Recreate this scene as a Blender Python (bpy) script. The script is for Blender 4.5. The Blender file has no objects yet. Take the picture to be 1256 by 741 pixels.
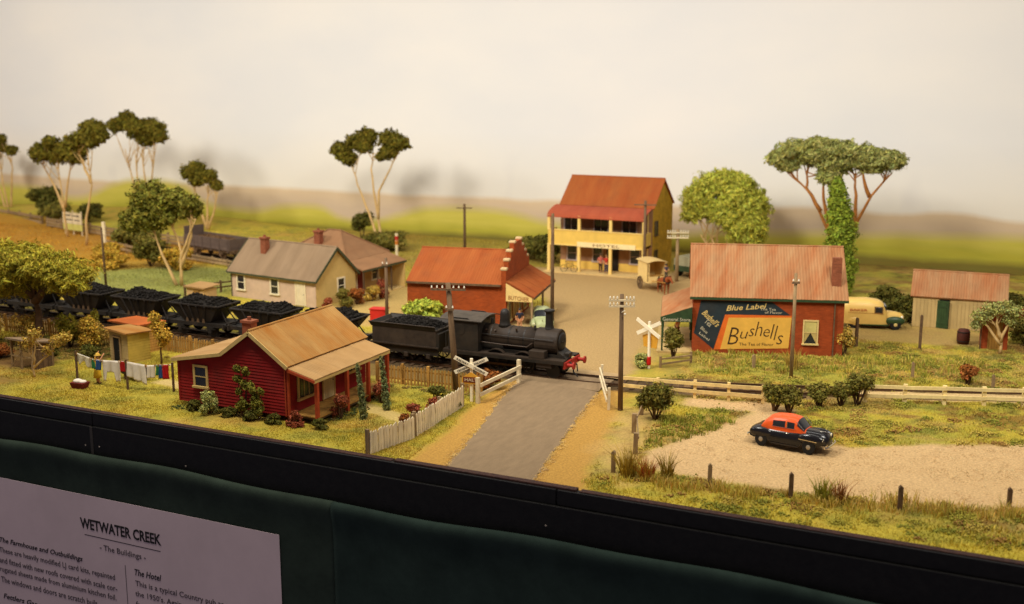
import bpy, math, random
import numpy as np
from mathutils import Vector, Matrix
random.seed(7); rng = np.random.default_rng(7)
S = bpy.context.scene; COL = S.collection; R = math.radians; PI = math.pi

# ------------------------------------------------------------------ camera
# one unit is one metre of the modelled town (the layout is about 1:87)
cd = bpy.data.cameras.new('camera'); cam = bpy.data.objects.new('camera', cd); COL.objects.link(cam)
cam.location = (20.446, -43.254, 17.5); cam.rotation_euler = (R(90-11.07), 0, R(25.3))
cd.sensor_width = 36; cd.lens = 36*1380/1256; cd.clip_start = 1; cd.clip_end = 600
cd.dof.use_dof = True; cd.dof.focus_distance = 60; cd.dof.aperture_fstop = 0.0396/0.23
S.camera = cam
# ------------------------------------------------------------------ world and lamps (exhibition hall: warm lamps over the front of the layout)
W = bpy.data.worlds.new('World'); S.world = W; W.use_nodes = True
W.node_tree.nodes['Background'].inputs[0].default_value = (.62, .56, .70, 1)
W.node_tree.nodes['Background'].inputs[1].default_value = .20
def lamp(name, loc, target, energy, size, size_y, col, spread=180):
    l = bpy.data.lights.new(name, 'AREA'); l.shape = 'RECTANGLE'; l.size = size; l.size_y = size_y
    l.energy = energy; l.color = col; l.spread = R(spread)
    o = bpy.data.objects.new(name, l); COL.objects.link(o); o.location = loc
    o.rotation_euler = (Vector(target)-Vector(loc)).to_track_quat('-Z', 'Y').to_euler()
WARM = (1, .95, .86)
lamp('key_lamp_west', (-62, -5.5, 44), (-56, 50, 4), 14500, 13, 13, WARM, 140)
lamp('fill_lamp_far_west', (-112, -4, 46), (-104, 55, 6), 14000, 13, 13, WARM, 140)  # unseen lamp added to brighten the left end of the backdrop
lamp('key_lamp_centre', (-18, -5.5, 43), (-12, 45, 2), 14200, 13, 13, WARM, 130)
lamp('key_lamp_east', (30, -5.5, 44), (14, 45, 2), 10600, 13, 13, WARM, 130)
lamp('overhead_fill', (-45, 26, 62), (-45, 26, 0), 24000, 170, 8, (1, .96, .89), 150)  # unseen overhead strip added as fill over the whole ground
VS = S.view_settings; VS.view_transform = 'Standard'; VS.look = 'None'; VS.exposure = 0; VS.gamma = 1

# ------------------------------------------------------------------ helpers: naming
def tag(o, label, cat, group=None):
    o['label'] = label; o['category'] = cat
    if group: o['group'] = group
    return o
def empty(name, loc, rz=0, label=None, cat=None, group=None):
    o = bpy.data.objects.new(name, None); COL.objects.link(o)
    o.location = loc; o.rotation_euler = (0, 0, rz); o.empty_display_size = .3
    if label: tag(o, label, cat, group)
    return o
def link(name, me, parent=None, loc=(0, 0, 0), rot=(0, 0, 0), scale=None):
    o = bpy.data.objects.new(name, me); COL.objects.link(o)
    if parent: o.parent = parent
    o.location = loc; o.rotation_euler = rot
    if scale: o.scale = scale
    return o
def copytree(o, parent=None):
    c = o.copy(); COL.objects.link(c); c.parent = parent
    for ch in list(o.children): copytree(ch, c)
    return c
def struct(o, k='structure'):
    o['kind'] = k; return o

# ------------------------------------------------------------------ helpers: materials
def srgb(r, g, b):
    f = lambda c: (c/255/12.92 if c/255 <= .04045 else ((c/255+.055)/1.055)**2.4)
    return (f(r), f(g), f(b))
MATS = {}; WARMTH = (1, .93, .74)             # lamp warmth put into every paint colour, since the lamps are kept paler
def mat(name, col, rough=.85, var=.18, scale=2.0, bump=0, bscale=30, rnd=.0, metal=0, spec=.25, col2=None, stretch=None, obj=False, attr=None, brick=None, dirt=0):
    if name in MATS: return MATS[name]
    col = tuple(c*k for c, k in zip(col, WARMTH))
    if col2: col2 = tuple(c*k for c, k in zip(col2, WARMTH))
    m = bpy.data.materials.new(name); m.use_nodes = True; MATS[name] = m
    nt = m.node_tree; N = nt.nodes; L = nt.links; b = N['Principled BSDF']
    b.inputs['Roughness'].default_value = rough; b.inputs['Metallic'].default_value = metal
    b.inputs['Specular IOR Level'].default_value = spec
    if obj:
        tc = N.new('ShaderNodeTexCoord'); vec = tc.outputs['Object']
    else:
        g = N.new('ShaderNodeNewGeometry'); vec = g.outputs['Position']
    if stretch:
        mp = N.new('ShaderNodeMapping'); mp.inputs['Scale'].default_value = stretch; L.new(vec, mp.inputs[0]); nv = mp.outputs[0]
    else: nv = vec
    n = N.new('ShaderNodeTexNoise'); n.inputs['Scale'].default_value = scale; n.inputs['Detail'].default_value = 6; n.inputs['Roughness'].default_value = .65
    L.new(nv, n.inputs['Vector'])
    r = N.new('ShaderNodeMapRange'); r.inputs[1].default_value = .3; r.inputs[2].default_value = .7; L.new(n.outputs[0], r.inputs[0])
    c2 = col2 if col2 else tuple(min(1, c*(1+var)) for c in col)
    c1 = col if col2 else tuple(c*(1-var) for c in col)
    mx = N.new('ShaderNodeMix'); mx.data_type = 'RGBA'; mx.inputs['A'].default_value = (*c1, 1); mx.inputs['B'].default_value = (*c2, 1)
    L.new(r.outputs[0], mx.inputs['Factor']); out = mx.outputs['Result']
    if attr:
        a = N.new('ShaderNodeAttribute'); a.attribute_name = attr
        mm = N.new('ShaderNodeMix'); mm.data_type = 'RGBA'; mm.blend_type = 'MULTIPLY'; mm.inputs['Factor'].default_value = 1
        L.new(out, mm.inputs['A']); L.new(a.outputs['Color'], mm.inputs['B']); out = mm.outputs['Result']
    hb = None
    if brick:
        tc = N.new('ShaderNodeTexCoord'); sx = N.new('ShaderNodeSeparateXYZ'); L.new(tc.outputs['Object'], sx.inputs[0])
        ad = N.new('ShaderNodeMath'); L.new(sx.outputs[0], ad.inputs[0]); L.new(sx.outputs[1], ad.inputs[1])
        cb = N.new('ShaderNodeCombineXYZ'); L.new(ad.outputs[0], cb.inputs[0]); L.new(sx.outputs[2], cb.inputs[1])
        bt = N.new('ShaderNodeTexBrick'); bt.inputs['Scale'].default_value = 1; bt.inputs['Brick Width'].default_value = .26; bt.inputs['Row Height'].default_value = .1
        bt.inputs['Mortar Size'].default_value = .012; bt.inputs['Color1'].default_value = (1, 1, 1, 1); bt.inputs['Color2'].default_value = (.72, .72, .72, 1); bt.inputs['Mortar'].default_value = (*brick, 1)
        L.new(cb.outputs[0], bt.inputs['Vector'])
        mm = N.new('ShaderNodeMix'); mm.data_type = 'RGBA'; mm.blend_type = 'MULTIPLY'; mm.inputs['Factor'].default_value = 1
        L.new(out, mm.inputs['A']); L.new(bt.outputs['Color'], mm.inputs['B']); out = mm.outputs['Result']; hb = bt.outputs['Fac']
    if rnd:
        oi = N.new('ShaderNodeObjectInfo'); rr = N.new('ShaderNodeMapRange'); rr.inputs[3].default_value = 1-rnd; rr.inputs[4].default_value = 1+rnd; L.new(oi.outputs['Random'], rr.inputs[0])
        mm = N.new('ShaderNodeMix'); mm.data_type = 'RGBA'; mm.blend_type = 'MULTIPLY'; mm.inputs['Factor'].default_value = 1
        L.new(out, mm.inputs['A']); L.new(rr.outputs[0], mm.inputs['B']); out = mm.outputs['Result']
    if dirt:
        dn = N.new('ShaderNodeTexNoise'); dn.inputs['Scale'].default_value = .9; dn.inputs['Detail'].default_value = 8; L.new(vec, dn.inputs['Vector'])
        dr = N.new('ShaderNodeMapRange'); dr.inputs[1].default_value = .48; dr.inputs[2].default_value = .72; dr.inputs[4].default_value = dirt; L.new(dn.outputs[0], dr.inputs[0])
        mm = N.new('ShaderNodeMix'); mm.data_type = 'RGBA'; mm.inputs['B'].default_value = (.09, .06, .035, 1)
        L.new(dr.outputs[0], mm.inputs['Factor']); L.new(out, mm.inputs['A']); out = mm.outputs['Result']
    L.new(out, b.inputs['Base Color'])
    if bump:
        bn = N.new('ShaderNodeTexNoise'); bn.inputs['Scale'].default_value = bscale; bn.inputs['Detail'].default_value = 4; L.new(nv, bn.inputs['Vector'])
        bp = N.new('ShaderNodeBump'); bp.inputs['Strength'].default_value = bump; bp.inputs['Distance'].default_value = .05; L.new(bn.outputs[0], bp.inputs['Height']); L.new(bp.outputs[0], b.inputs['Normal'])
    elif hb:
        bp = N.new('ShaderNodeBump'); bp.inputs['Strength'].default_value = .4; bp.inputs['Distance'].default_value = .02; bp.invert = True; L.new(hb, bp.inputs['Height']); L.new(bp.outputs[0], b.inputs['Normal'])
    return m

# ------------------------------------------------------------------ helpers: meshes
class MB:
    def __init__(s): s.v = []; s.f = []
    def add(s, vs, fs, M=None):
        n = len(s.v)
        s.v += [tuple(M @ Vector(v)) if M else tuple(v) for v in vs]
        s.f += [tuple(i+n for i in f) for f in fs]; return s
    def box(s, x0, x1, y0, y1, z0, z1, M=None):
        return s.add([(x0,y0,z0),(x1,y0,z0),(x1,y1,z0),(x0,y1,z0),(x0,y0,z1),(x1,y0,z1),(x1,y1,z1),(x0,y1,z1)],
              [(0,3,2,1),(4,5,6,7),(0,1,5,4),(1,2,6,5),(2,3,7,6),(3,0,4,7)], M)
    def prism(s, poly, y0, y1, M=None):            # polygon in xz pushed along y
        n = len(poly); vs = [(x,y0,z) for x,z in poly]+[(x,y1,z) for x,z in poly]
        return s.add(vs, [tuple(range(n)), tuple(range(2*n-1,n-1,-1))]+[(i,i+n,(i+1)%n+n,(i+1)%n) for i in range(n)], M)
    def prismz(s, poly, z0, z1, M=None):
        n = len(poly); vs = [(x,y,z0) for x,y in poly]+[(x,y,z1) for x,y in poly]
        return s.add(vs, [tuple(range(n-1,-1,-1)), tuple(range(n,2*n))]+[(i,(i+1)%n,(i+1)%n+n,i+n) for i in range(n)], M)
    def tube(s, pts, rad, n=8, caps=True):
        pts = [Vector(p) for p in pts]; k = len(pts)
        if not hasattr(rad, '__len__'): rad = [rad]*k
        base = len(s.v); ref = None
        for i, p in enumerate(pts):
            d = (pts[min(i+1,k-1)]-pts[max(i-1,0)]).normalized()
            if ref is None:
                ref = d.orthogonal().normalized()
            ref = (ref-d*ref.dot(d)).normalized(); q = d.cross(ref)
            for j in range(n):
                a = 2*PI*j/n; s.v.append(tuple(p+(ref*math.cos(a)+q*math.sin(a))*rad[i]))
        for i in range(k-1):
            for j in range(n):
                a = base+i*n; s.f.append((a+j, a+(j+1)%n, a+n+(j+1)%n, a+n+j))
        if caps:
            s.f.append(tuple(base+j for j in range(n-1,-1,-1))); s.f.append(tuple(base+(k-1)*n+j for j in range(n)))
        return s
    def bar(s, p, q, w, h):                        # square bar between two points
        p = Vector(p); q = Vector(q); d = (q-p).normalized(); sd = d.cross(Vector((0,0,1)))
        if sd.length < .01: sd = Vector((1,0,0))
        sd.normalize(); up = sd.cross(d)
        vs = [e+sd*a*w/2+up*b*h/2 for e in (p,q) for a,b in ((-1,-1),(1,-1),(1,1),(-1,1))]
        return s.add([tuple(v) for v in vs], [(0,1,2,3),(7,6,5,4),(0,4,5,1),(1,5,6,2),(2,6,7,3),(3,7,4,0)])
    def ball(s, c, r, nu=10, nv=7):
        if not hasattr(r, '__len__'): r = (r,r,r)
        vs = [(c[0],c[1],c[2]-r[2])]
        for i in range(1,nv):
            t = PI*i/nv
            for j in range(nu):
                a = 2*PI*j/nu; vs.append((c[0]+r[0]*math.sin(t)*math.cos(a), c[1]+r[1]*math.sin(t)*math.sin(a), c[2]-r[2]*math.cos(t)))
        vs.append((c[0],c[1],c[2]+r[2])); fs = []
        for j in range(nu): fs.append((0,1+(j+1)%nu,1+j))
        for i in range(nv-2):
            for j in range(nu): a = 1+i*nu; fs.append((a+j,a+(j+1)%nu,a+nu+(j+1)%nu,a+nu+j))
        a = 1+(nv-2)*nu
        for j in range(nu): fs.append((a+j,a+(j+1)%nu,len(vs)-1))
        return s.add(vs, fs)
    def lathe(s, prof, n=16, M=None):
        vs = [(r*math.cos(2*PI*j/n), r*math.sin(2*PI*j/n), z) for r,z in prof for j in range(n)]; k = len(prof)
        fs = [(i*n+j, i*n+(j+1)%n, (i+1)*n+(j+1)%n, (i+1)*n+j) for i in range(k-1) for j in range(n)]
        fs += [tuple(range(n-1,-1,-1)), tuple((k-1)*n+j for j in range(n))]
        return s.add(vs, fs, M)
    def mesh(s, name, m, smooth=False):
        me = bpy.data.meshes.new(name); me.from_pydata(s.v, [], s.f); me.update()
        if m: me.materials.append(m)
        if smooth: me.polygons.foreach_set('use_smooth', [True]*len(me.polygons))
        return me
    def build(s, name, m, parent=None, loc=(0,0,0), rot=(0,0,0), smooth=False, bevel=0):
        o = link(name, s.mesh(name, m, smooth), parent, loc, rot)
        if bevel:
            b = o.modifiers.new('bevel','BEVEL'); b.width = bevel; b.segments = 2; b.limit_method = 'ANGLE'
        return o
def np_mesh(name, verts, faces, m, tint=None, color=None):
    """verts (n,3), faces (k,3|4)"""
    me = bpy.data.meshes.new(name); n = len(verts); k, w = faces.shape
    me.vertices.add(n); me.vertices.foreach_set('co', np.ascontiguousarray(verts, np.float32).ravel())
    me.loops.add(k*w); me.loops.foreach_set('vertex_index', faces.astype(np.int32).ravel())
    me.polygons.add(k); me.polygons.foreach_set('loop_start', np.arange(0, k*w, w, dtype=np.int32)); me.polygons.foreach_set('loop_total', np.full(k, w, np.int32))
    me.update(calc_edges=True)
    if color is not None:
        a = me.color_attributes.new('tint', 'FLOAT_COLOR', 'POINT'); c = np.ones((n,4), np.float32); c[:, :3] = color; a.data.foreach_set('color', c.ravel())
    me.materials.append(m); return me
def box_obj(name, m, parent, x0, x1, y0, y1, z0, z1, bevel=0, loc=(0,0,0), rot=(0,0,0)):
    return MB().box(x0,x1,y0,y1,z0,z1).build(name, m, parent, loc, rot, bevel=bevel)
def clip(poly, z, keep_above):                     # convex polygon (x,z)
    out = []
    for i in range(len(poly)):
        a, b = poly[i], poly[(i+1) % len(poly)]
        ia, ib = (a[1] >= z) == keep_above, (b[1] >= z) == keep_above
        if ia: out.append(a)
        if ia != ib:
            t = (z-a[1])/(b[1]-a[1]); out.append((a[0]+t*(b[0]-a[0]), z))
    return out
def boards(poly, h=.2, lip=.03, vertical=False):   # lapped boards over a convex wall outline, outside is -y
    mb = MB(); sw = (lambda p: [(b, a) for a, b in p]) if vertical else (lambda p: p)
    P = sw(poly); z0 = min(p[1] for p in P); z1 = max(p[1] for p in P); z = z0
    while z < z1-.01:
        q = clip(clip(P, z, True), min(z+h, z1), False)
        if len(q) >= 3:
            n = len(q); off = random.uniform(0, .006)
            vs = []
            for (a, b) in q:
                y = -(.008+off+lip*(1-(b-z)/h)) if not vertical else -(.01+lip*random.uniform(.2,1))
                vs.append((a, y, b) if not vertical else (b, y, a))
            bk = [(v[0], 0, v[2]) for v in vs]
            mb.add(vs+bk, [tuple(range(n))]+[(i, i+n, (i+1)%n+n, (i+1)%n) for i in range(n)])
        z += h
    return mb
def sheets(parent, p0, p1, p3, m, width=.8, period=.16, amp=.014, name='roof_sheet', lift=.03):
    """corrugated sheets on the parallelogram p0 (eave start) p1 (eave end) p3 (ridge start)"""
    p0, p1, p3 = Vector(p0), Vector(p1), Vector(p3); e = p1-p0; Lr = p3-p0
    n = max(1, round(e.length/width)); u = e.normalized(); nrm = u.cross(Lr).normalized()
    w = e.length/n; k = max(4, int(w/period)*2)
    vs = []
    for i in range(k+1):
        t = w*1.02*i/k; h = amp*(1 if i % 2 else -1)
        a = u*t+nrm*h; vs += [tuple(a), tuple(a+Lr)]
    nv = len(vs); vs += [tuple(Vector(v)-nrm*.012) for v in vs]
    fs = [(2*i, 2*i+2, 2*i+3, 2*i+1) for i in range(k)]+[(nv+2*i+1, nv+2*i+3, nv+2*i+2, nv+2*i) for i in range(k)]
    fs += [(2*i+2, 2*i, nv+2*i, nv+2*i+2) for i in range(k)]
    me = MB().add(vs, fs).mesh(name, m)
    for i in range(n):
        link(name, me, parent, p0+u*(w*i)+nrm*(lift+.012*(i % 2)+random.uniform(0,.006)))
def slab(name, m, parent, pts, t=.08):             # roof deck under the sheets; pts CCW seen from above
    P = [Vector(p) for p in pts]; nrm = (P[1]-P[0]).cross(P[2]-P[0]).normalized(); n = len(P)
    return MB().add([tuple(p) for p in P]+[tuple(p-nrm*t) for p in P],
        [tuple(range(n)), tuple(range(2*n-1,n-1,-1))]+[(i,i+n,(i+1)%n+n,(i+1)%n) for i in range(n)]).build(name, m, parent)
def window(parent, loc, rz, w, h, fm, gm, nx=1, nz=2, fw=.1, blind=None, name='window', curtain=None):
    """outside is local -y; the frame stands proud, the pane sits back in it"""
    mb = MB()
    mb.box(-w/2-fw,-w/2,-.07,.0,0,h); mb.box(w/2,w/2+fw,-.07,.0,0,h); mb.box(-w/2-fw,w/2+fw,-.075,.0,h,h+fw)
    o = mb.build(name, fm, parent, loc, (0,0,rz))
    s = MB().box(-w/2-fw-.05,w/2+fw+.05,-.13,.0,-fw,0); s.build('sill', fm, o)
    g = MB()
    for i in range(1,nx): g.box(-w/2+w*i/nx-.025,-w/2+w*i/nx+.025,-.05,-.028,0,h)
    for i in range(1,nz): g.box(-w/2,w/2,-.052,-.03,h*i/nz-.025,h*i/nz+.025)
    if g.v: g.build('glazing_bar', fm, o)
    for i in range(nx): box_obj('pane', gm, o, -w/2+w*i/nx+.002, -w/2+w*(i+1)/nx-.002, -.028, -.012, 0, h)
    if blind: box_obj('blind', blind, o, -w/2+.02, w/2-.02, -.034, -.029, h*.52, h-.01)
    if curtain:
        for sx in (-1,1): MB().prism([(sx*(w/2-.02),.02),(sx*(w/2-.02),h*.5),(0,h*.5)], -.033,-.029).build('curtain', curtain, o)
    return o
def door(parent, loc, rz, w, h, fm, dm, planks=0):
    mb = MB(); mb.box(-w/2-.09,-w/2,-.07,0,0,h); mb.box(w/2,w/2+.09,-.07,0,0,h); mb.box(-w/2-.09,w/2+.09,-.075,0,h,h+.09)
    o = mb.build('door_frame', fm, parent, loc, (0,0,rz))
    d = MB()
    if planks:
        for i in range(planks): d.box(-w/2+w*i/planks+.008,-w/2+w*(i+1)/planks-.008,-.045,-.005,.0,h)
    else:
        d.box(-w/2,w/2,-.03,-.005,0,h)
        for z0,z1 in ((.12,.42),(.5,.92)):
            for sx in (-1,1): d.box(sx*w*.25-w*.17,sx*w*.25+w*.17,-.045,-.03,h*z0,h*z1)
    dd = d.build('door', dm, o)
    MB().ball((w*.38,-.07,h*.48),.035).build('handle', MATS['iron'], dd)
    return o

# ------------------------------------------------------------------ lettering (built-in font, turned into meshes once)
TXT = {}
WORDS = ['WETWATER CREEK','- The Buildings -','The Farmhouse and Outbuildings','These are heavily modified LJ card kits, repainted','and fitted with new roofs covered with scale cor-',
 'rugated sheets made from aluminium kitchen foil.','The windows and doors are scratch built.','Fettlers Gang','The Hotel','This is a typical Country pub as seen in',"the 1950's. Again",'from card',
 'B','u','s','h','e','l','The Tea of Flavor','Blue Label','The Tea','of Flavor',"Bushell's",'Tea','Blue','Label','General Store','HALT','RAILWAY','CROSSING','BUTCHER','HOTEL','BAKER']
tmp = []
for w in WORDS:
    c = bpy.data.curves.new('t', 'FONT'); c.body = w; c.size = 1; c.extrude = .012; c.resolution_u = 2
    if w in ('WETWATER CREEK',): c.offset = .026
    if w in ('The Farmhouse and Outbuildings','The Hotel','Fettlers Gang'): c.offset = .012; c.shear = .25
    if len(w) == 1: c.shear = .25; c.offset = -.012
    if w in ('Blue Label',"Bushell's"): c.shear = .3; c.offset = .012
    o = bpy.data.objects.new('t', c); COL.objects.link(o); tmp.append((w, o))
bpy.context.view_layer.update(); dg = bpy.context.evaluated_depsgraph_get()
for w, o in tmp: TXT[w] = bpy.data.meshes.new_from_object(o.evaluated_get(dg))
for w, o in tmp:
    c = o.data; bpy.data.objects.remove(o); bpy.data.curves.remove(c)
def text(w, m, parent, loc, width, height, rot=(PI/2,0,0), name='lettering', tilt=0):
    """lettering whose lower left corner is at loc, scaled to width x height (of the box of its glyphs)"""
    me = TXT[w].copy(); me.name = name; xs = [v.co.x for v in me.vertices]; ys = [v.co.y for v in me.vertices]
    sx = width/(max(xs)-min(xs)); sy = height/(max(ys)-min(ys))
    me.transform(Matrix.Translation((-min(xs),-min(ys),0))); me.transform(Matrix.Diagonal((sx,sy,.5,1))); me.transform(Matrix.Rotation(tilt,4,'Z'))
    me.materials.clear(); me.materials.append(m); return link(name, me, parent, loc, rot)

# ------------------------------------------------------------------ materials
mat('iron', (.02,.02,.021), .5, .3, 8, spec=.4)
BLACK = mat('black_paint', (.006,.0055,.0055), .55, .5, 3, bump=.15, bscale=12)
RIM = mat('rim_wood', (.045,.018,.014), .7, .6, 5, bump=.3, bscale=14)
WOODG = mat('grey_timber', srgb(150,128,100), .9, .3, 4, stretch=(1,1,.25), rnd=.18, bump=.2)
WOODB = mat('brown_timber', srgb(168,128,66), .9, .35, 4, stretch=(1,1,.25), rnd=.22, bump=.2)
WOODD = mat('dark_timber', srgb(98,78,60), .9, .35, 4, rnd=.15)
POLE = mat('pole_timber', srgb(112,92,74), .9, .35, 3, stretch=(3,3,.3), bump=.3)
WHITE = mat('white_paint', srgb(226,214,190), .7, .12, 4, rnd=.05, dirt=.25)
SIGNW = mat('sign_white', srgb(250,244,230), .6, .05, 4)
CREAM = mat('cream_paint', srgb(222,200,140), .7, .12, 3)
GLASS = mat('dark_glass', (.02,.022,.03), .12, .3, 2, spec=.6)
FABW = mat('white_cloth', srgb(232,226,224), .9, .06, 5)
INSUL = mat('insulator', srgb(235,232,226), .3, .05, 3, spec=.5)
RAILM = mat('rail_steel', srgb(96,74,60), .5, .3, 3, metal=.5)
SLEEP = mat('sleeper', srgb(84,66,50), .95, .3, 3, rnd=.25)
BUFRED = mat('buffer_red', srgb(165,42,34), .55, .2, 6, dirt=.4)
LOCO = mat('loco_black', (.017,.015,.014), .5, .35, 3, spec=.3, dirt=.22)
LOCOB = mat('loco_brown', (.036,.026,.021), .6, .35, 2.5, spec=.25, dirt=.22)
HOP = mat('hopper_steel', (.022,.019,.019), .6, .35, 2, dirt=.3, rnd=.2)
COAL = mat('coal', (.013,.011,.010), .75, .6, 6, spec=.15, bump=.8, bscale=9)
BRICKR = mat('store_brick', srgb(164,76,36), .9, .16, 1.2, brick=(.95,.85,.78), dirt=.15)
BRICKS = mat('shop_brick', srgb(164,78,34), .9, .16, 1.2, brick=(.9,.85,.8), dirt=.15)
BRICKC = mat('chimney_brick', srgb(146,88,66), .9, .2, 3, brick=(1,.95,.9))
STONE = mat('cap_stone', srgb(200,178,142), .85, .15, 4)
PATH = mat('path', srgb(205,180,130), .95, .12, 3, bump=.3)

# ------------------------------------------------------------------ ground
X0, X1, Y1 = -150, 60, 70.2; ST = .3
xs = np.arange(X0, X1+.01, ST); ys = np.concatenate([[.02], np.arange(ST, Y1+.01, ST)])
GX, GY = np.meshgrid(xs, ys); 
def vnoise(x, y, sc, seed=0):                       # smooth value noise
    x = x*sc; y = y*sc; xi = np.floor(x).astype(int); yi = np.floor(y).astype(int); fx = x-xi; fy = y-yi
    fx = fx*fx*(3-2*fx); fy = fy*fy*(3-2*fy)
    def h(a, b):
        n = (a*374761393+b*668265263+seed*1442695) & 0x7fffffff; n = ((n ^ (n >> 13))*1274126177) & 0x7fffffff
        return ((n ^ (n >> 16)) & 0xffff)/65535.
    return (h(xi,yi)*(1-fx)+h(xi+1,yi)*fx)*(1-fy)+(h(xi,yi+1)*(1-fx)+h(xi+1,yi+1)*fx)*fy
def fbm(x, y, sc, seed=0): return .5*vnoise(x,y,sc,seed)+.3*vnoise(x,y,sc*2.3,seed+1)+.2*vnoise(x,y,sc*5.1,seed+2)
def sdist(P, x, y):                                 # signed distance to a polygon, inside positive
    P = np.array(P, float); d = np.full(x.shape, 1e9); ins = np.zeros(x.shape, bool)
    for i in range(len(P)):
        a = P[i]; b = P[(i+1) % len(P)]; e = b-a
        t = np.clip(((x-a[0])*e[0]+(y-a[1])*e[1])/(e@e), 0, 1)
        d = np.minimum(d, np.hypot(x-a[0]-t*e[0], y-a[1]-t*e[1]))
        if a[1] != b[1]:
            c = ((a[1] > y) != (b[1] > y)) & (x < (b[0]-a[0])*(y-a[1])/(b[1]-a[1])+a[0]); ins ^= c
    return np.where(ins, d, -d)
def ldist(P, x, y):
    P = np.array(P, float); d = np.full(x.shape, 1e9)
    for i in range(len(P)-1):
        a = P[i]; b = P[i+1]; e = b-a; t = np.clip(((x-a[0])*e[0]+(y-a[1])*e[1])/(e@e), 0, 1)
        d = np.minimum(d, np.hypot(x-a[0]-t*e[0], y-a[1]-t*e[1]))
    return d
TRACK = [(-150,17.3),(-5,17.3),(-2.5,17.45),(0,17.95),(3.5,18.8),(7,19.75),(13,21.7),(20,24.2),(40,32)]
SIDING = [(-66,48.6),(-58.7,46.7),(-50.6,44.6),(-40,42.2)]
G_LAWN = srgb(196,178,68); G_DRY = srgb(204,166,84); G_GREEN = srgb(150,150,64); G_FIELD = srgb(150,154,84)
SANDC = srgb(228,192,148); ORANGE = srgb(204,158,82); TAN = srgb(186,158,116); SOIL = srgb(112,76,44); BALL = srgb(88,68,52); OCHRE = srgb(190,134,44)
def zone_colors(x, y, want_grass=False):
    w = (fbm(x,y,.35,5)-.5)
    base = np.empty(x.shape+(3,)); f = fbm(x,y,.22,3)[...,None]; f2 = fbm(x,y,.8,9)[...,None]
    base[:] = np.array(G_LAWN)*np.where((x > 1)[...,None], 1.05, 1.0); mixc = lambda c, k: base*(1-k)+np.array(c)*k
    base = mixc(G_DRY, np.clip((f-.5)*3,0,.7)); base = mixc(G_GREEN, np.clip((f2-.53)*3.5,0,.55))
    right = np.clip((x+1)/3,0,1)*np.clip((y-1)/3,0,1); k = right[...,None]*np.clip((fbm(x,y,.5,21)[...,None]-.38)*3,0,.75); base = mixc(srgb(172,168,72), k)
    kd = right[...,None]*np.clip((fbm(x,y,.33,57)[...,None]-.52)*5,0,.7); base = mixc(srgb(196,162,96), kd)
    patch = fbm(x,y,.9,77)[...,None]; base = mixc(srgb(150,112,58), right[...,None]*np.clip((patch-.56)*7,0,.75)); base = mixc(srgb(104,112,46), np.clip((fbm(x,y,1.3,88)[...,None]-.58)*6,0,.6)*(.35+.65*right[...,None]))
    grass = np.ones(x.shape)
    def put(P, c, soft=.5, wob=1.2, amt=1., cut=True, d=None):
        nonlocal base, grass
        dd = (sdist(P,x,y) if d is None else d)+w*wob*2+(fbm(x,y,1.7,31)-.5)*wob
        k = np.clip(dd/soft+.5,0,1)*amt; base = base*(1-k[...,None])+np.array(c)*k[...,None]
        if cut: grass = grass*(1-k)
    back = np.clip((y-42)/8,0,1)*np.clip((x+60)/10,0,1)*np.clip((8-x)/4,0,1); base = base*(1-back[...,None]*.6)+np.array(srgb(148,128,56))*back[...,None]*.6
    put([(-160,37),(-62,38),(-52,42),(-50,46),(-62,54),(-85,58),(-160,71)], OCHRE, 3, 2, .85, False)
    put([(-64,26.5),(-41,26.5),(-41,40),(-62,41)], G_FIELD, 2, 1, .9, False)
    put([(-70,36),(-60,34),(-55,40),(-62,43),(-72,42)], srgb(196,150,50), 2, 1, .8, False)
    put([(-30.5,27),(-23.5,24.5),(-20,26.5),(-23,33),(-26,40),(-29.5,40),(-30,33)], srgb(204,174,112), .8, .5)
    put([(-7.4,19),(-8.4,24),(-11.7,31),(-17.5,43),(-25,48.5),(-27,54),(-11,55),(-9.5,62),(-6.5,62),(-5.3,46),(-4.0,35),(-2.8,26),(-1.2,20.5),(-1.2,17),(-7.2,17)], srgb(194,162,116), .7, .5)
    put([(-24,19.2),(-7.4,19.2),(-8.2,24),(-11.7,30),(-14,28),(-21.5,25.5)], srgb(150,122,80), 1, .8, .9)
    put([(-11.7,31),(-9.6,26),(-7.9,20),(-8.6,20),(-11.5,26)], ORANGE, .8, .6)
    front = np.clip((4-y)/3,0,1)*np.clip((x-3)/3,0,1); base = base*(1+.10*front[...,None])
    put([(7.3,35.6),(7,42),(13,43),(18,41.2),(18.3,37.4),(12,35.6)], srgb(196,164,104), .9, .7, .85)
    put([(-2.8,24),(-3.6,33),(-.5,33),(-.2,27.5),(-1.2,25.5),(-1,22)], srgb(196,164,100), .6, .5, .9)
    put([(-5.6,-1),(-3,-1),(-4.6,6.2),(-6.9,16.4),(-7.9,16.2),(-6.4,7)], ORANGE, .5, .35)
    put([(.7,-1),(3.7,-1),(2.3,5),(.7,12),(-.7,17),(-2.2,15.1),(-.2,5.1)], ORANGE, .5, .35)
    put([(.7,13),(2.3,13),(3.9,6),(4.6,1.8),(2.6,2.5)], srgb(214,178,118), 1.4, .9, .8)
    put([(4.1,6.4),(6.2,11.4),(7.2,15.2),(3.4,14.8),(3.4,16.2),(7.3,17.2),(9.1,16.6),(8.4,11.4),(13,11.3),(15,12.5),(21,15.4),(32,20),(32,9.5),(20.4,6.2),(15.8,4.4),(11.6,3.9),(8.2,3.9),(5,4.2)], SANDC, .5, .45)
    put([(11,20.3),(20,22.9),(45,32.6),(45,35),(20,25.4),(11,22.2)], srgb(232,200,150), .4, .3)
    put([(-60,12.9),(-7.5,12.9),(-7.5,15.8),(-60,15.8)], srgb(120,92,54), .6, .4, .9)
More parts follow.
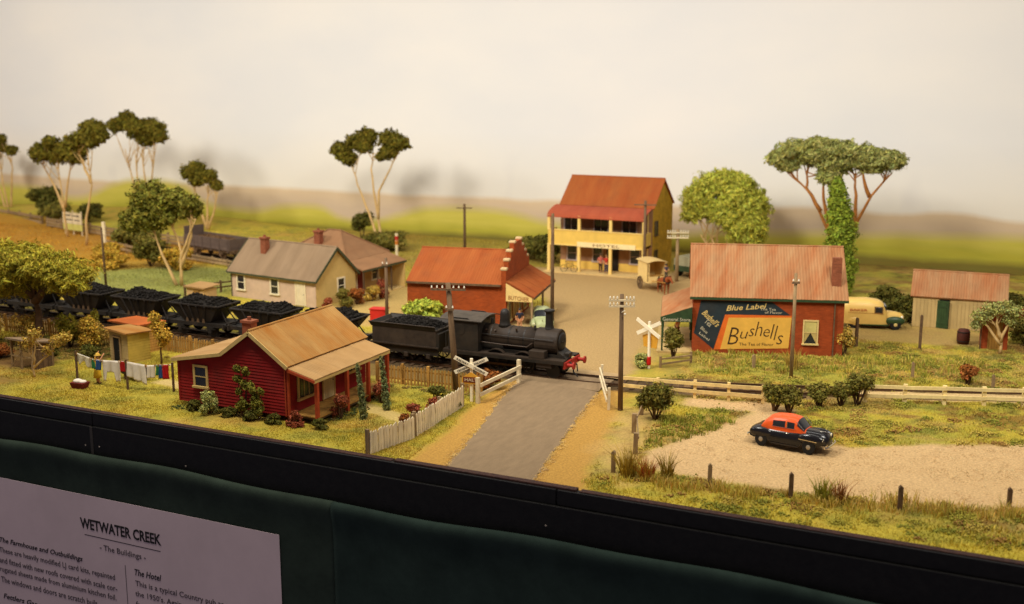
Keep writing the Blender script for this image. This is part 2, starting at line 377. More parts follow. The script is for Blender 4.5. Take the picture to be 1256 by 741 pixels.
    put([(-44,10),(-33,8.2),(-33,11.6),(-44,12)], SOIL, .8, .6, .8); put([(-42,4.6),(-36,5),(-35.3,8.2),(-42,9.5)], SOIL, .8, .6, .9); put([(-37.5,1.8),(-33.5,2.2),(-33.5,3.2),(-38,3)], SOIL, .8, .5, .6)
    put([(-26.5,6.0),(-21,5.0),(-21,6.2),(-26.3,7.1)], srgb(214,188,128), .3, .2); put([(-12.8,6.7),(-7.1,4.7),(-7.1,5.8),(-12.8,7.9)], srgb(210,184,120), .2, .15)
    put(None, BALL, .5, .4, .95, True, 1.75-ldist(TRACK[:5],x,y)); put(None, srgb(150,118,84), .5, .4, .8, True, 1.5-ldist(TRACK[4:6]+[(10,20.7)],x,y)); put(None, srgb(120,98,72), .6, .4, .8, True, 1.5-ldist(SIDING,x,y))
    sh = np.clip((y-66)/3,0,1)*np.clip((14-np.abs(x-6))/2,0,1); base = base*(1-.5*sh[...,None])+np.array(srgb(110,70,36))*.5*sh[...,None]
    return (base, grass) if want_grass else base
GZ = (fbm(GX,GY,.5,11)-.5)*.14
hump = np.clip(1-((GX+97)/22)**2-((GY-66)/9)**2,0,1); GZ += hump*1.2
GZ += np.clip(1-((GX+78)/16)**2-((GY-68)/5)**2,0,1)*.8
flat = np.clip(sdist([(-9,-2),(5,-2),(1,20),(-2,40),(-8,60),(-26,54),(-10,25)],GX,GY)/1.2+.5,0,1); GZ *= 1-flat; GZ -= flat*.01
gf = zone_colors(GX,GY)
ny, nx = GX.shape; idx = np.arange(nx*ny).reshape(ny,nx)
GF = np.stack([idx[:-1,:-1],idx[:-1,1:],idx[1:,1:],idx[1:,:-1]],-1).reshape(-1,4)
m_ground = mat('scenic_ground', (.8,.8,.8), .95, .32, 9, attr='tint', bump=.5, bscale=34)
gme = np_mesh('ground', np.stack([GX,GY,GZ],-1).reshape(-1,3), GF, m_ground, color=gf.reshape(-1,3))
gme.polygons.foreach_set('use_smooth', [True]*len(gme.polygons))
struct(link('ground', gme))

# loose turf over the grassed zones: nobody could count it
def scatter(n, region, hmin, hmax, wd, seed, name):
    r = np.random.default_rng(seed); x = r.uniform(region[0],region[1],n); y = r.uniform(region[2],region[3],n)
    c, g = zone_colors(x,y,True); keep = (g > .55) & (r.random(n) < g)
    keep &= sdist([(-3.3,-1),(-4.7,6.2),(-7.2,16.2),(-7.6,21),(-1.4,21),(-1.6,15.3),(.1,5.2),(1.2,-1)],x,y) < .0
    # keep clear of buildings
    for P in ([(-21.6,3),(-12.6,3),(-12.6,10.4),(-21.6,10.4)],[(-40.5,28.5),(-30.5,28.5),(-30.5,40),(-40.5,40)]): keep &= sdist(P,x,y) < .05
    x, y, c = x[keep], y[keep], c[keep]; k = len(x)
    h = r.uniform(hmin,hmax,k)*(.6+.9*fbm(x,y,.6,41)); a = r.uniform(0,2*PI,k); lean = r.uniform(-.6,.6,(k,2))*h[:,None]
    z = np.zeros(k)-.03; dx, dy = np.cos(a)*wd, np.sin(a)*wd
    V = np.stack([np.stack([x-dx,y-dy,z],-1), np.stack([x+dx,y+dy,z],-1), np.stack([x+lean[:,0],y+lean[:,1],z+h],-1)],1).reshape(-1,3)
    F = np.arange(3*k).reshape(-1,3); b = r.uniform(.95,1.4,(k,1)); hue = np.stack([r.uniform(.93,1.03,k),np.ones(k),r.uniform(.9,1.6,k)],-1)
    cc = np.repeat(c*b*hue, 3, 0)
    o = link(name, np_mesh(name, V, F, m_turf, color=np.clip(cc,0,1))); o['kind'] = 'stuff'; return o
m_turf = mat('turf_flock', (1,1,1), .95, .12, 3, attr='tint')
tag(scatter(150000,(-46,-5,.05,12.2),.05,.11,.03,1,'lawn_turf'), 'yellow green turf of the cottage lawns along the front edge', 'turf')
tag(scatter(210000,(1,30,.05,46),.05,.14,.035,2,'paddock_turf'), 'rough green and straw turf of the paddock around the brick store', 'turf')
tag(scatter(90000,(-100,-8,19,69),.07,.16,.06,3,'field_turf'), 'soft green turf of the fields behind the railway', 'turf')

# ------------------------------------------------------------------ road
m_road = mat('asphalt', srgb(141,122,101), .92, .12, 3, bump=.5, bscale=45, stretch=(1,.3,1), dirt=.05)
def strip_sheet(name, left, right, m, z, nsub=24, wob=.05):
    L = np.array(left,float); Q = np.array(right,float); vs=[]; fs=[]
    t = np.linspace(0,1,nsub+1); tt = np.linspace(0,1,len(L))
    lx = np.interp(t,tt,L[:,0]); ly = np.interp(t,tt,L[:,1]); rx = np.interp(t,tt,Q[:,0]); ry = np.interp(t,tt,Q[:,1])
    for i in range(nsub+1):
        vs += [(lx[i]+random.uniform(-wob,wob),ly[i],z-.03),(lx[i]+.15,ly[i],z),((lx[i]+rx[i])/2,(ly[i]+ry[i])/2,z+.03),(rx[i]-.15,ry[i],z),(rx[i]+random.uniform(-wob,wob),ry[i],z-.03)]
    for i in range(nsub):
        for j in range(4): a = i*5+j; fs.append((a,a+1,a+6,a+5))
    return MB().add(vs,fs).build(name, m, smooth=True)
struct(strip_sheet('road', [(-3.45,.02),(-4.8,6.2),(-6.1,11.2),(-7.1,16.0)], [(1.0,.02),(0,5.2),(-.95,10.2),(-1.75,15.3)], m_road, .045, 60, .10))
struct(MB().add([(-7.15,16.05,.045),(-1.75,15.35,.045),(-1.9,16.5,.14),(-7.2,16.5,.14)],[(0,1,2,3)]).build('crossing_ramp', m_road))
struct(MB().box(-7.3,-1.7,16.86,17.75,.05,.15).build('crossing_deck', m_road)); struct(MB().box(-7.3,-1.7,16.5,16.74,.05,.14).build('crossing_deck', m_road))
struct(MB().add([(-7.3,18.15,.14),(-1.6,18.15,.14),(-1.7,19.8,.0),(-7.5,19.8,.0)],[(0,1,2,3)]).build('crossing_ramp', mat('street_dust', srgb(176,152,118), .95, .12, 2)))

# ------------------------------------------------------------------ railway track
def polyline(P, step):
    P = [Vector((p[0],p[1],0)) for p in P]; out = []; carry = 0
    for a, b in zip(P, P[1:]):
        d = (b-a).length; t = carry
        while t < d: out.append((a+(b-a)*(t/d), (b-a).normalized())); t += step
        carry = t-d
    return out
def make_track(name, P, sleepers, label):
    root = empty(name, (0,0,0)); struct(root); root['label'] = label
    pts = polyline(P, 1.0); 
    for s in (-1,1):
        mb = MB(); q = [p+Vector((-d.y,d.x,0))*.74*s for p,d in pts]
        for h0,h1,w in ((.05,.09,.07),(.09,.15,.025),(.15,.2,.04)):
            for a,b in zip(q,q[1:]): mb.bar((a.x,a.y,(h0+h1)/2),(b.x,b.y,(h0+h1)/2),w*2,h1-h0)
        mb.build('rail', RAILM, root)
    me = MB().box(-.13,.13,-1.25,1.25,-.05,.06).mesh('sleeper', SLEEP)
    for p,d in sleepers: link('sleeper', me, root, (p.x,p.y,random.uniform(-.015,.01)), (0,0,math.atan2(d.y,d.x)+random.uniform(-.03,.03)))
sl = [s for s in polyline(TRACK,.68) if -52 < s[0].x < 9 and not (-7.4 < s[0].x < -1.6)]
make_track('railway_track', [p for p in TRACK if p[0] > -200], sl, 'main line with rusty rails crossing the road')
make_track('siding_track', SIDING, [s for s in polyline(SIDING,.7) if -80 < s[0].x < -45], 'back siding under the open wagon')

# ------------------------------------------------------------------ painted backdrop
def backdrop():
    m = bpy.data.materials.new('painted_backdrop'); m.use_nodes = True; nt = m.node_tree; N = nt.nodes; L = nt.links; b = N['Principled BSDF']; b.inputs['Roughness'].default_value = .9; b.inputs['Specular IOR Level'].default_value = .1
    tc = N.new('ShaderNodeTexCoord'); sp = N.new('ShaderNodeSeparateXYZ'); L.new(tc.outputs['Object'], sp.inputs[0])
    def noise(sc, det=4, st=(1,1,1)):
        mp = N.new('ShaderNodeMapping'); mp.inputs['Scale'].default_value = st; L.new(tc.outputs['Object'], mp.inputs[0])
        n = N.new('ShaderNodeTexNoise'); n.inputs['Scale'].default_value = sc; n.inputs['Detail'].default_value = det; L.new(mp.outputs[0], n.inputs['Vector']); return n.outputs[0]
    def math_(op, a, c=None):
        n = N.new('ShaderNodeMath'); n.operation = op
        for i, v in enumerate((a, c)):
            if v is None: continue
            if isinstance(v, (int, float)): n.inputs[i].default_value = v
            else: L.new(v, n.inputs[i])
        return n.outputs[0]
    def mix(f, a, c):
        n = N.new('ShaderNodeMix'); n.data_type = 'RGBA'; L.new(f, n.inputs['Factor'])
        for k, v in (('A',a),('B',c)):
            if isinstance(v, tuple): n.inputs[k].default_value = (*v,1)
            else: L.new(v, n.inputs[k])
        return n.outputs['Result']
    def curve(pts, lo=-150, hi=60, zmax=8):
        mr = N.new('ShaderNodeMapRange'); mr.inputs[1].default_value = lo; mr.inputs[2].default_value = hi; L.new(sp.outputs[0], mr.inputs[0])
        fc = N.new('ShaderNodeFloatCurve'); cv = fc.mapping.curves[0]; P = [((x-lo)/(hi-lo), z/zmax) for x,z in pts]
        cv.points[0].location = P[0]; cv.points[1].location = P[-1]
        for p in P[1:-1]: cv.points.new(*p)
        fc.mapping.update(); L.new(mr.outputs[0], fc.inputs['Value']); return math_('MULTIPLY', fc.outputs[0], zmax)
    def below(h, soft):                            # 1 below painted line h
        d = math_('SUBTRACT', h, sp.outputs[2]); r = N.new('ShaderNodeMapRange'); r.inputs[1].default_value = -soft; r.inputs[2].default_value = soft; L.new(d, r.inputs[0]); return r.outputs[0]
    wob = math_('MULTIPLY', math_('SUBTRACT', noise(.25,5,(1,1,.3)), .5), 1.0)
    cn = N.new('ShaderNodeMapRange'); cn.inputs[1].default_value = .36; cn.inputs[2].default_value = .64; L.new(noise(.06,4,(.6,1,1.3)), cn.inputs[0]); sky = mix(cn.outputs[0], srgb(235,234,232), srgb(245,241,234))
    warm = N.new('ShaderNodeMapRange'); warm.inputs[1].default_value = 12; warm.inputs[2].default_value = 4.7; L.new(sp.outputs[2], warm.inputs[0])
    sky = mix(math_('MULTIPLY', warm.outputs[0], .5), sky, srgb(236,224,198))
    smu = N.new('ShaderNodeMapRange'); smu.inputs[1].default_value = .6; smu.inputs[2].default_value = .8; L.new(noise(.16,2,(1,1,.7)), smu.inputs[0])
    lowb = below(math_('ADD', wob, 8.2), 1.8); sky = mix(math_('MULTIPLY', math_('MULTIPLY', smu.outputs[0], lowb), .3), sky, srgb(176,172,180))
    far = math_('ADD', curve([(-150,4.8),(-112,4.8),(-90,4.5),(-70,4.7),(-45,4.6),(-33,4.7),(-10,4.9),(2,5.3),(8,5.0),(12,5.4),(19,4.75),(60,4.8)]), math_('MULTIPLY', wob, .5))
    hillc = mix(noise(.5,5,(.3,1,1.6)), srgb(232,206,168), srgb(210,186,154)); c = mix(below(far,.3), sky, hillc)
    far2 = math_('ADD', far, -.9); c = mix(math_('MULTIPLY', below(math_('ADD',far2,wob),.8), .5), c, srgb(188,168,148))
    mid = math_('ADD', curve([(-150,2.2),(-112,3.3),(-104,3.0),(-100,2.0),(-96,2.6),(-91,4.3),(-86,4.9),(-80,4.4),(-76,2.3),(-70,1.8),(-64,2.5),(-60,2.7),(-54,1.2),(-48,2.2),(-40,3.4),(-34,3.2),(-28,2.2),(-20,1.6),(-8,2.4),(4,2.9),(12,3.2),(20,3.4),(60,3.0)]), math_('MULTIPLY', wob, .35))
    gn = noise(.6,5,(.25,1,2.2)); gm_ = mix(gn, srgb(186,178,66), srgb(216,200,98)); c = mix(below(mid,.6), c, gm_)
    low = math_('ADD', curve([(-150,1.5),(-100,1.1),(-84,2.2),(-74,1.2),(-60,1.1),(-44,1.4),(-30,1.3),(-8,1.4),(6,2.2),(20,2.0),(60,2)]), wob); c = mix(math_('MULTIPLY', below(low,.5), .85), c, mix(noise(.8,5,(.3,1,2)), srgb(148,150,52), srgb(194,178,64)))
    base = math_('ADD', curve([(-150,.6),(-60,.3),(-30,.5),(-8,.5),(4,1.0),(10,.8),(20,.9),(60,.8)]), math_('MULTIPLY',wob,.6)); c = mix(math_('MULTIPLY', below(base,.35), .8), c, mix(noise(.7,4,(.4,1,2)), srgb(120,84,40), srgb(80,92,50)))
    L.new(c, b.inputs['Base Color'])
    bn = N.new('ShaderNodeBump'); bn.inputs['Strength'].default_value = .08; bn.inputs['Distance'].default_value = .1; L.new(noise(.4,3), bn.inputs['Height']); L.new(bn.outputs[0], b.inputs['Normal'])
    o = MB().box(-165,75,69.9,70.6,-1,60).build('backdrop', m)
    tag(o, 'tall painted backdrop board with cream sky, mauve hills and green fields', 'backdrop')
backdrop()

# ------------------------------------------------------------------ front of the layout: fascia, drapes, notice
fr = empty('front_fascia', (0,0,0), 0, 'black painted front fascia board along the edge of the layout', 'fascia')
for a,b_ in ((-70,-24.74),(-24.70,2.3),(2.36,45)):
    box_obj('edge_strip', BLACK, fr, a, b_, -.42, .0, -.62+random.uniform(-.02,.02), .06+random.uniform(-.02,.03), bevel=.03)
for a,b_ in ((-70,-6.1),(-5.98,3.2),(3.35,45)): box_obj('rim_strip', RIM, fr, a, b_, -.30, .06, .05, .13+random.uniform(0,.06), bevel=.03)
for a,b_ in ((-70,-24.78),(-24.66,45)): box_obj('board', BLACK, fr, a, b_, -.55, -.0, -4.4, -.64, bevel=.025)
box_obj('joint_strip', mat('joint_tape', (.05,.045,.045), .6), fr, -24.81,-24.63,-.565,-.5,-2.6,-.66)
for x,z in ((-24.2,-1.7),(-18.3,-1.9),(1.9,-1.6),(-25.2,-1.75)): MB().lathe([(.05,0),(.05,.012),(.03,.025)],10,Matrix.Translation((x,-.55,z)) @ Matrix.Rotation(PI/2,4,'X')).build('screw_head', mat('screw', (.25,.22,.22), .5, .3, 5), fr)
CLOTHG = mat('green_drape', (.032,.050,.042), .85, .25, .6, bump=.15, bscale=3, spec=.15)
CLOTHD = mat('dark_green_drape', (.026,.045,.043), .9, .25, .6, bump=.12, bscale=3, spec=.1)
def drape(name, xa, xb, m, label, off):
    prof = [(-.45,-2.4),(-.62,-2.18),(-.83,-2.15),(-.98,-2.3),(-1.0,-2.6),(-.93,-3.0),(-.84,-3.5),(-.82,-4.5),(-.82,-7),(-.8,-10),(-.8,-15)]
    n = int((xb-xa)/.5); V=[]; F=[]
    for i in range(n+1):
        x = xa+(xb-xa)*i/n; sag = .10*math.sin(x*.21)+.05*math.sin(x*.63+1)
        for j,(y,z) in enumerate(prof):
            k = min(1, j/5); V.append((x, y-off+k*.03*math.sin(x*.9+j*.3), z+sag*(1 if j < 8 else 0)))
    P = len(prof)
    for i in range(n):
        for j in range(P-1): a = i*P+j; F.append((a,a+1,a+P+1,a+P))
    o = MB().add(V,F).build(name, m, smooth=True); s = o.modifiers.new('s','SUBSURF'); s.levels = 1; s.render_levels = 1
    t = o.modifiers.new('t','SOLIDIFY'); t.thickness = .05
    return tag(o, label, 'drape')
drape("fabric_drape", -60, -9.05, CLOTHG, 'dark green cloth drape behind the printed notice', .0)
drape("fabric_drape", -9.1, 45, CLOTHD, 'plain dark green cloth drape hanging right of the notice', .04)
PAPER = mat('notice_paper', srgb(226,208,226), .8, .07, .25, spec=.2); INK = mat('ink', (.02,.018,.022), .8, .2, 2); INK2 = mat('grey_ink', (.07,.06,.075), .8, .2, 2)
nt_ = empty('notice_sheet', (0,-.88,0), 0, 'white printed notice about the buildings pinned on the green drape', 'notice')
box_obj('paper', PAPER, nt_, -42, -12.3, -.015, .0, -14.5, -4.45)
def ptxt(w, x, z, wd, h, m=INK): text(w, m, nt_, (x,-.022,z), wd, h)
ptxt('WETWATER CREEK', -25.66,-6.42,5.7,.62); MB().box(-25.4,-20.04,-.021,-.016,-6.78,-6.74).build('rule', INK, nt_)
ptxt('- The Buildings -', -24.35,-7.55,3.25,.42, INK2); ptxt('The Farmhouse and Outbuildings', -32.1,-8.5,6.4,.4)
ptxt('These are heavily modified LJ card kits, repainted', -32.2,-9.14,8.8,.42, INK2); ptxt('and fitted with new roofs covered with scale cor-', -32.25,-9.69,8.95,.34, INK2)
ptxt('rugated sheets made from aluminium kitchen foil.', -32.3,-10.33,8.9,.42, INK2); ptxt('The windows and doors are scratch built.', -32.27,-10.9,7.5,.36, INK2); ptxt('Fettlers Gang', -32.2,-12.0,3.0,.42)
ptxt('The Hotel', -21.95,-8.46,1.85,.36); ptxt('This is a typical Country pub as seen in', -21.95,-9.17,7.4,.42, INK2); ptxt("the 1950's. Again", -22,-9.76,3.2,.42, INK2); ptxt('from card', -22,-10.3,1.7,.34, INK2)
MB().box(-22.62,-22.58,-.021,-.016,-12,-8.02).build('rule', INK2, nt_)

# ------------------------------------------------------------------ foliage
FOL = {}; FD = 2.6; FS = .58
def fol_mat(name, dark, light, rough=.9):
    if name in FOL: return FOL[name]
    m = mat('foliage_'+name, light, rough, .2, 1.5, attr='tint', spec=.12); FOL[name] = m
    b = m.node_tree.nodes['Principled BSDF']; b.inputs['Subsurface Weight'].default_value = 0
    return m
def leaf_cloud(blobs, n, size, seed, aspect=1.6, shell=.55, droop=0, core=True, bright=(.7,1.5), lump=.35):
    """blobs: (x,y,z,rx,ry,rz). returns verts, faces, tint of leaf quads spread through the blobs"""
    r = np.random.default_rng(seed); V=[]; T=[]; n = int(n*FD); size = size*FS
    B = np.array([b if len(b) == 6 else (b[0],b[1],b[2],b[3],b[3],b[3]*.85) for b in blobs], float); wt = B[:,3]*B[:,5]; wt /= wt.sum()
    for b, w in zip(B, wt):
        k = max(20,int(n*w)); d = r.normal(size=(k,3)); d /= np.linalg.norm(d,axis=1)[:,None]
        ph = r.uniform(0,6.28,6); f = 1+lump*(np.sin(d[:,0]*5+ph[0])*np.sin(d[:,1]*5+ph[1])*np.sin(d[:,2]*4+ph[2])+.5*np.sin(d[:,0]*11+ph[3])*np.sin(d[:,2]*10+ph[4]))
        rad = (shell+(1-shell)*r.random(k)**.7)*f; rad = np.where(r.random(k) < .06, rad*r.uniform(1.0,1.22,k), rad)
        p = b[:3]+d*b[3:]*rad[:,None]
        nrm = d*.7+r.normal(size=(k,3))*.6; nrm[:,2] += .25; nrm /= np.linalg.norm(nrm,axis=1)[:,None]
        u = np.cross(nrm, r.normal(size=(k,3))); u[:,2] -= droop; u /= np.linalg.norm(u,axis=1)[:,None]; v = np.cross(nrm,u); v /= np.linalg.norm(v,axis=1)[:,None]
        s = size*np.clip(r.lognormal(-.05,.42,(k,1)),.35,2.4); u = u*s*aspect/2; v = v*s/2
        V.append(np.stack([p-u, p+v+nrm*s*.2, p+u, p-v+nrm*s*.2],1).reshape(-1,3))
        t = r.uniform(*bright,(k,1))*np.ones((1,3)); t[:,0] *= r.uniform(.85,1.2,k); t[:,2] *= r.uniform(.7,1.2,k); T.append(np.repeat(t,4,0))
    V = np.concatenate(V); T = np.concatenate(T); F = np.arange(len(V)).reshape(-1,4)
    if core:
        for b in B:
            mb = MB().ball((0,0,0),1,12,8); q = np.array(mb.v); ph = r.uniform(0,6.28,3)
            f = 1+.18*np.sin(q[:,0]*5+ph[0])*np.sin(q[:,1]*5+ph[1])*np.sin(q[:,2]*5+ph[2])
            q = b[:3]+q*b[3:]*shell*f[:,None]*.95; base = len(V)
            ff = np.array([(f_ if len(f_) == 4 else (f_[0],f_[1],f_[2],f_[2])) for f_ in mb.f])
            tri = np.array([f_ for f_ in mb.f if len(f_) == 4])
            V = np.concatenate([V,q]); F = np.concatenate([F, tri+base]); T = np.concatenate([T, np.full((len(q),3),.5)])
    return V, F, T
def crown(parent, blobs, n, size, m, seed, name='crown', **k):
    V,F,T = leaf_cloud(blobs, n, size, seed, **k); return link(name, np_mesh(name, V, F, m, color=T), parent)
def limb(mb, p, q, r0, r1, bend=.15, k=5):
    p, q = Vector(p), Vector(q); L = (q-p).length; off = Vector((random.uniform(-1,1),random.uniform(-1,1),random.uniform(-.3,.3)))*bend*L
    pts = []; rs = []
    for i in range(k+1):
        t = i/k; pts.append(p.lerp(q,t)+off*math.sin(PI*t)*.5); rs.append(r0+(r1-r0)*t)
    mb.tube(pts, rs, 7)
BARK = mat('pale_bark', srgb(206,176,128), .9, .3, 2, stretch=(2,2,.4), bump=.3); BARKD = mat('dark_bark', srgb(92,70,52), .9, .35, 3, bump=.4); BARKO = mat('orange_bark', srgb(168,112,56), .9, .3, 2)
GUM = fol_mat('gum', 0, srgb(110,104,40)); GUM2 = fol_mat('gum_bright', 0, srgb(116,116,50)); LIME = fol_mat('lime', 0, srgb(180,186,84)); OLIVE = fol_mat('olive', 0, srgb(154,148,56)); SAGE = fol_mat('sage', 0, srgb(158,164,104))
IVY = fol_mat('ivy', 0, srgb(132,152,58)); BUSHG = fol_mat('bush', 0, srgb(112,108,52)); DARKG = fol_mat('darkbush', 0, srgb(90,90,42)); STRAW = fol_mat('straw', 0, srgb(178,152,74)); RUST = fol_mat('rust', 0, srgb(146,92,50)); PINK = fol_mat('pink', 0, srgb(142,78,58)); CYP = fol_mat('cypress', 0, srgb(116,126,86)); GOLD = fol_mat('gold', 0, srgb(186,156,66)); FRESH = fol_mat('fresh', 0, srgb(160,174,76))
def tree(name, base, label, stems, blobs, m, seed, leaves=4200, size=.26, bark=BARK, r0=.16, cat='tree', twigs=5, **k):
    """stems: (top offset) lists; blobs relative to base"""
    random.seed(seed); t = empty(name, base, 0, label, cat); mb = MB()
    for st in stems:
        pts = [Vector(p) for p in st]; n = len(pts); sub = []; rs = []
        for i in range(n-1):
            for j in range(3): sub.append(pts[i].lerp(pts[i+1], j/3)+Vector((random.uniform(-.06,.06),random.uniform(-.06,.06),0))*(i+j > 0)); rs.append(r0*(1-.72*(i+j/3)/(n-1)))
        sub.append(pts[-1]); rs.append(r0*.25); mb.tube(sub, rs, 8)
        top = pts[-1]
        near = sorted(blobs, key=lambda b: (Vector(b[:3])-top).length)[:3]
        for b in near:
            for q in range(twigs//2):
                e = Vector(b[:3])+Vector((random.uniform(-.6,.6),random.uniform(-.6,.6),random.uniform(-.3,.4)))*b[3]
                limb(mb, pts[-2].lerp(top, random.uniform(.35,1)), e, r0*.3, r0*.1)
    mb.build('trunk', bark, t, smooth=True)
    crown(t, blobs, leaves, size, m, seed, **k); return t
def rel(bx, by, L, ry=None):                        # world X,Z,r cluster list -> offsets from base
    return [(x-bx, random.uniform(-.5,.5)*r, z, r, r, r*.8) for x,z,r in L]
random.seed(3)
# gum trees, left to right
tree('gum_tree', (-105,64,.3), 'thin gum tree cut off by the left edge of the photo', [[(0,0,0),(-.6,0,4),(-1.2,.2,7.5)],[(.2,.2,0),(1,.2,5),(1.5,0,7.6)],[(-.3,0,0),(-1.8,.2,3.5),(-3,.2,6)]], [(-1.2,.2,8.8,1.0),(-.4,0,9.8,.8),(1.5,0,8.3,.8),(-2.6,.2,7.4,1.1),(-3.2,0,9,1.1)], GUM, 11, 2600, .26)
tree('gum_tree', (-80.6,51,0), 'tall pale gum tree with a flat dark crown beside the white sign', [[(0,0,0),(-.3,0,3.5),(-.8,.1,8)],[(-.2,0,3),(-1.8,.2,6),(-3.2,0,8.4)],[(-.2,.1,3.4),(.5,.1,6.2),(1.4,0,8.6)]], rel(-80.6,51,[(-83.6,9.6,1.3),(-82.2,9.2,1.2),(-81.7,10.8,.9),(-80.3,9.8,1.2),(-78.8,9.3,1.2),(-77.9,9.9,.8)]), GUM, 12, 4200, .27)
tree('gum_tree', (-73.6,47,0), 'slender leaning gum tree with one bare pale trunk', [[(0,0,0),(.3,0,3),(1.3,.1,6.5),(1.0,.1,9.8)],[(1.2,.1,6.8),(.2,.1,9),(-.6,.1,10.6)]], rel(-73.6,47,[(-74.4,11.0,1.0),(-73.2,11.6,1.1),(-72.2,12.6,1.1),(-71.0,12.6,1.2),(-71.6,11.4,1.0),(-70.4,11.9,.9)]), GUM, 13, 3800, .26)
tree('gum_tree', (-77.6,60,.8), 'broad many stemmed gum tree on the green hill', [[(0,0,0),(-1,0,4),(-2.4,.2,8.8)],[(.2,.1,0),(.6,.1,5),(.4,0,9)],[(.4,0,0),(1.6,0,5),(2.4,0,8.6)],[(-.2,.1,0),(-.5,.1,4),(-.8,.2,8.6)]], rel(-77.6,60,[(-81,11.6,1.1),(-79.8,12.3,1.2),(-78.3,11.6,1.2),(-77.3,11.0,1.4),(-75.9,11.4,1.4),(-74.6,11.2,1.2),(-73.9,10.4,.9),(-76.2,10.0,1.0)]), GUM, 14, 5200, .28)
tree('gum_tree', (-47.1,32,0), 'bushy green gum tree on the lawn beside the cream cottage', [[(0,0,0),(.1,0,3),(-.9,0,6.2)],[(.1,0,1.5),(1.2,.2,4.5),(1.6,0,7)],[(-.6,0,0),(-2,0,2.6),(-3.3,.1,5.5)],[(-.1,0,2),(.9,-.2,3.8),(2,0,6)]], rel(-47.1,32,[(-51.9,5.5,1.3),(-51.0,6.6,1.3),(-49.6,7.9,1.5),(-48.6,7.0,1.3),(-50.0,5.9,1.4),(-47.2,7.6,1.2),(-46.3,6.8,1.2),(-45.7,7.4,.9),(-48.0,6.1,1.0)]), GUM2, 15, 7000, .25)
tree('gum_tree', (-69.6,62,.2), 'small gum tree with forked bare stems behind the grey wagon', [[(0,0,0),(-1,0,2.6),(-1.8,0,5.4)],[(.1,0,0),(.2,0,3),(.5,0,5)],[(.2,0,0),(1.3,0,2.6),(1.9,0,4.6)]], rel(-69.6,62,[(-72.2,6.7,1.1),(-70.8,7.1,1.2),(-69.3,6.3,1.1),(-68.2,5.3,.8),(-71,5.8,.9),(-68.6,6.6,.7)]), GUM, 16, 3600, .25)
tree('gum_tree', (-43.7,59.6,0), 'lone tall gum tree with two separate round crowns behind the cottages', [[(0,0,0),(-.7,0,5),(-1.2,.1,8.4),(-.9,.1,10)],[(-.4,0,3),(-.2,0,6),(1.2,.1,8.5),(2,.1,10)],[(-.2,0,0),(-1.6,.1,3.5),(-3,.1,6.6),(-3.7,.1,9)]], rel(-43.7,59.6,[(-48.6,10.2,1.2),(-47.8,9.4,1.0),(-46.7,11.2,1.2),(-45.5,11.8,1.1),(-45.6,10.8,1.0),(-42.6,11.6,1.2),(-41.5,11.2,1.1),(-42.6,10.3,1.0),(-43.5,9.7,.6)]), GUM, 17, 5200, .26)
# big feathery trees
tree('shade_tree', (-39.3,9.4,0), 'wide feathery olive green tree with dark trunk in front of the coal wagons', [[(0,0,0),(.1,0,2.6),(-.2,0,4.2)],[(-.1,0,3.2),(.8,-.1,4.0),(1.7,-.2,4.5),(1.9,-.2,5.1)],[(-.1,0,3.6),(-1.8,0,4.6),(-3,0,5.2)]],
     [(-4.6,0,5.4,2.1,1.8,1.2),(-2.4,.2,5.8,2.1,1.9,1.2),(-.2,0,5.9,2.0,1.8,1.1),(1.8,0,5.6,1.8,1.6,1.0),(3.3,.1,5.0,1.3,1.2,.85),(.4,.8,5.2,1.8,1.5,.8),(-3.4,-.2,4.6,1.9,1.6,.9),(-1.4,-.3,5.0,1.6,1.4,.8),(-6.6,0,5.2,1.9,1.7,1.3),(1.6,.6,4.5,1.3,1.2,.6),(-2.6,.9,4.1,1.9,1.4,.8),(-5.2,.2,3.9,1.8,1.5,.8)], OLIVE, 21, 36000, .11, BARKD, .3, aspect=4, shell=.5, droop=.3, lump=.5, bright=(.5,1.9))
tree('shade_tree', (-6.8,62,0), 'large round bright green tree between the hotel and the store', [[(0,0,0),(-1.4,0,3)],[(.2,0,0),(.3,0,3.2)],[(.4,0,0),(1.5,0,3)],[(-.3,.2,0),(-2.4,.1,3)]],
     [(-2.7,0,6.6,1.5,1.6,1.5),(-1.2,0,7.9,1.6,1.6,1.2),(.2,.2,8.3,1.5,1.5,1.0),(1.3,-.3,6.9,1.9,1.9,1.4),(2.6,-.4,6.0,1.5,1.6,1.5),(2.9,-.4,4.3,1.2,1.4,1.5),(1.5,-.6,4.5,1.5,1.5,1.6),(.2,-.5,5.4,1.6,1.6,1.3),(-3.3,0,5.2,1.0,1.1,1.0),(-1.6,0,5.6,1.3,1.3,1.0),(1.6,0,7.9,1.1,1.2,.8),(2.6,-.4,3.0,1.0,1.1,.9)], LIME, 22, 30000, .13, BARK, .2, aspect=4.2, shell=.55, droop=.7, lump=.45, bright=(.6,1.6))
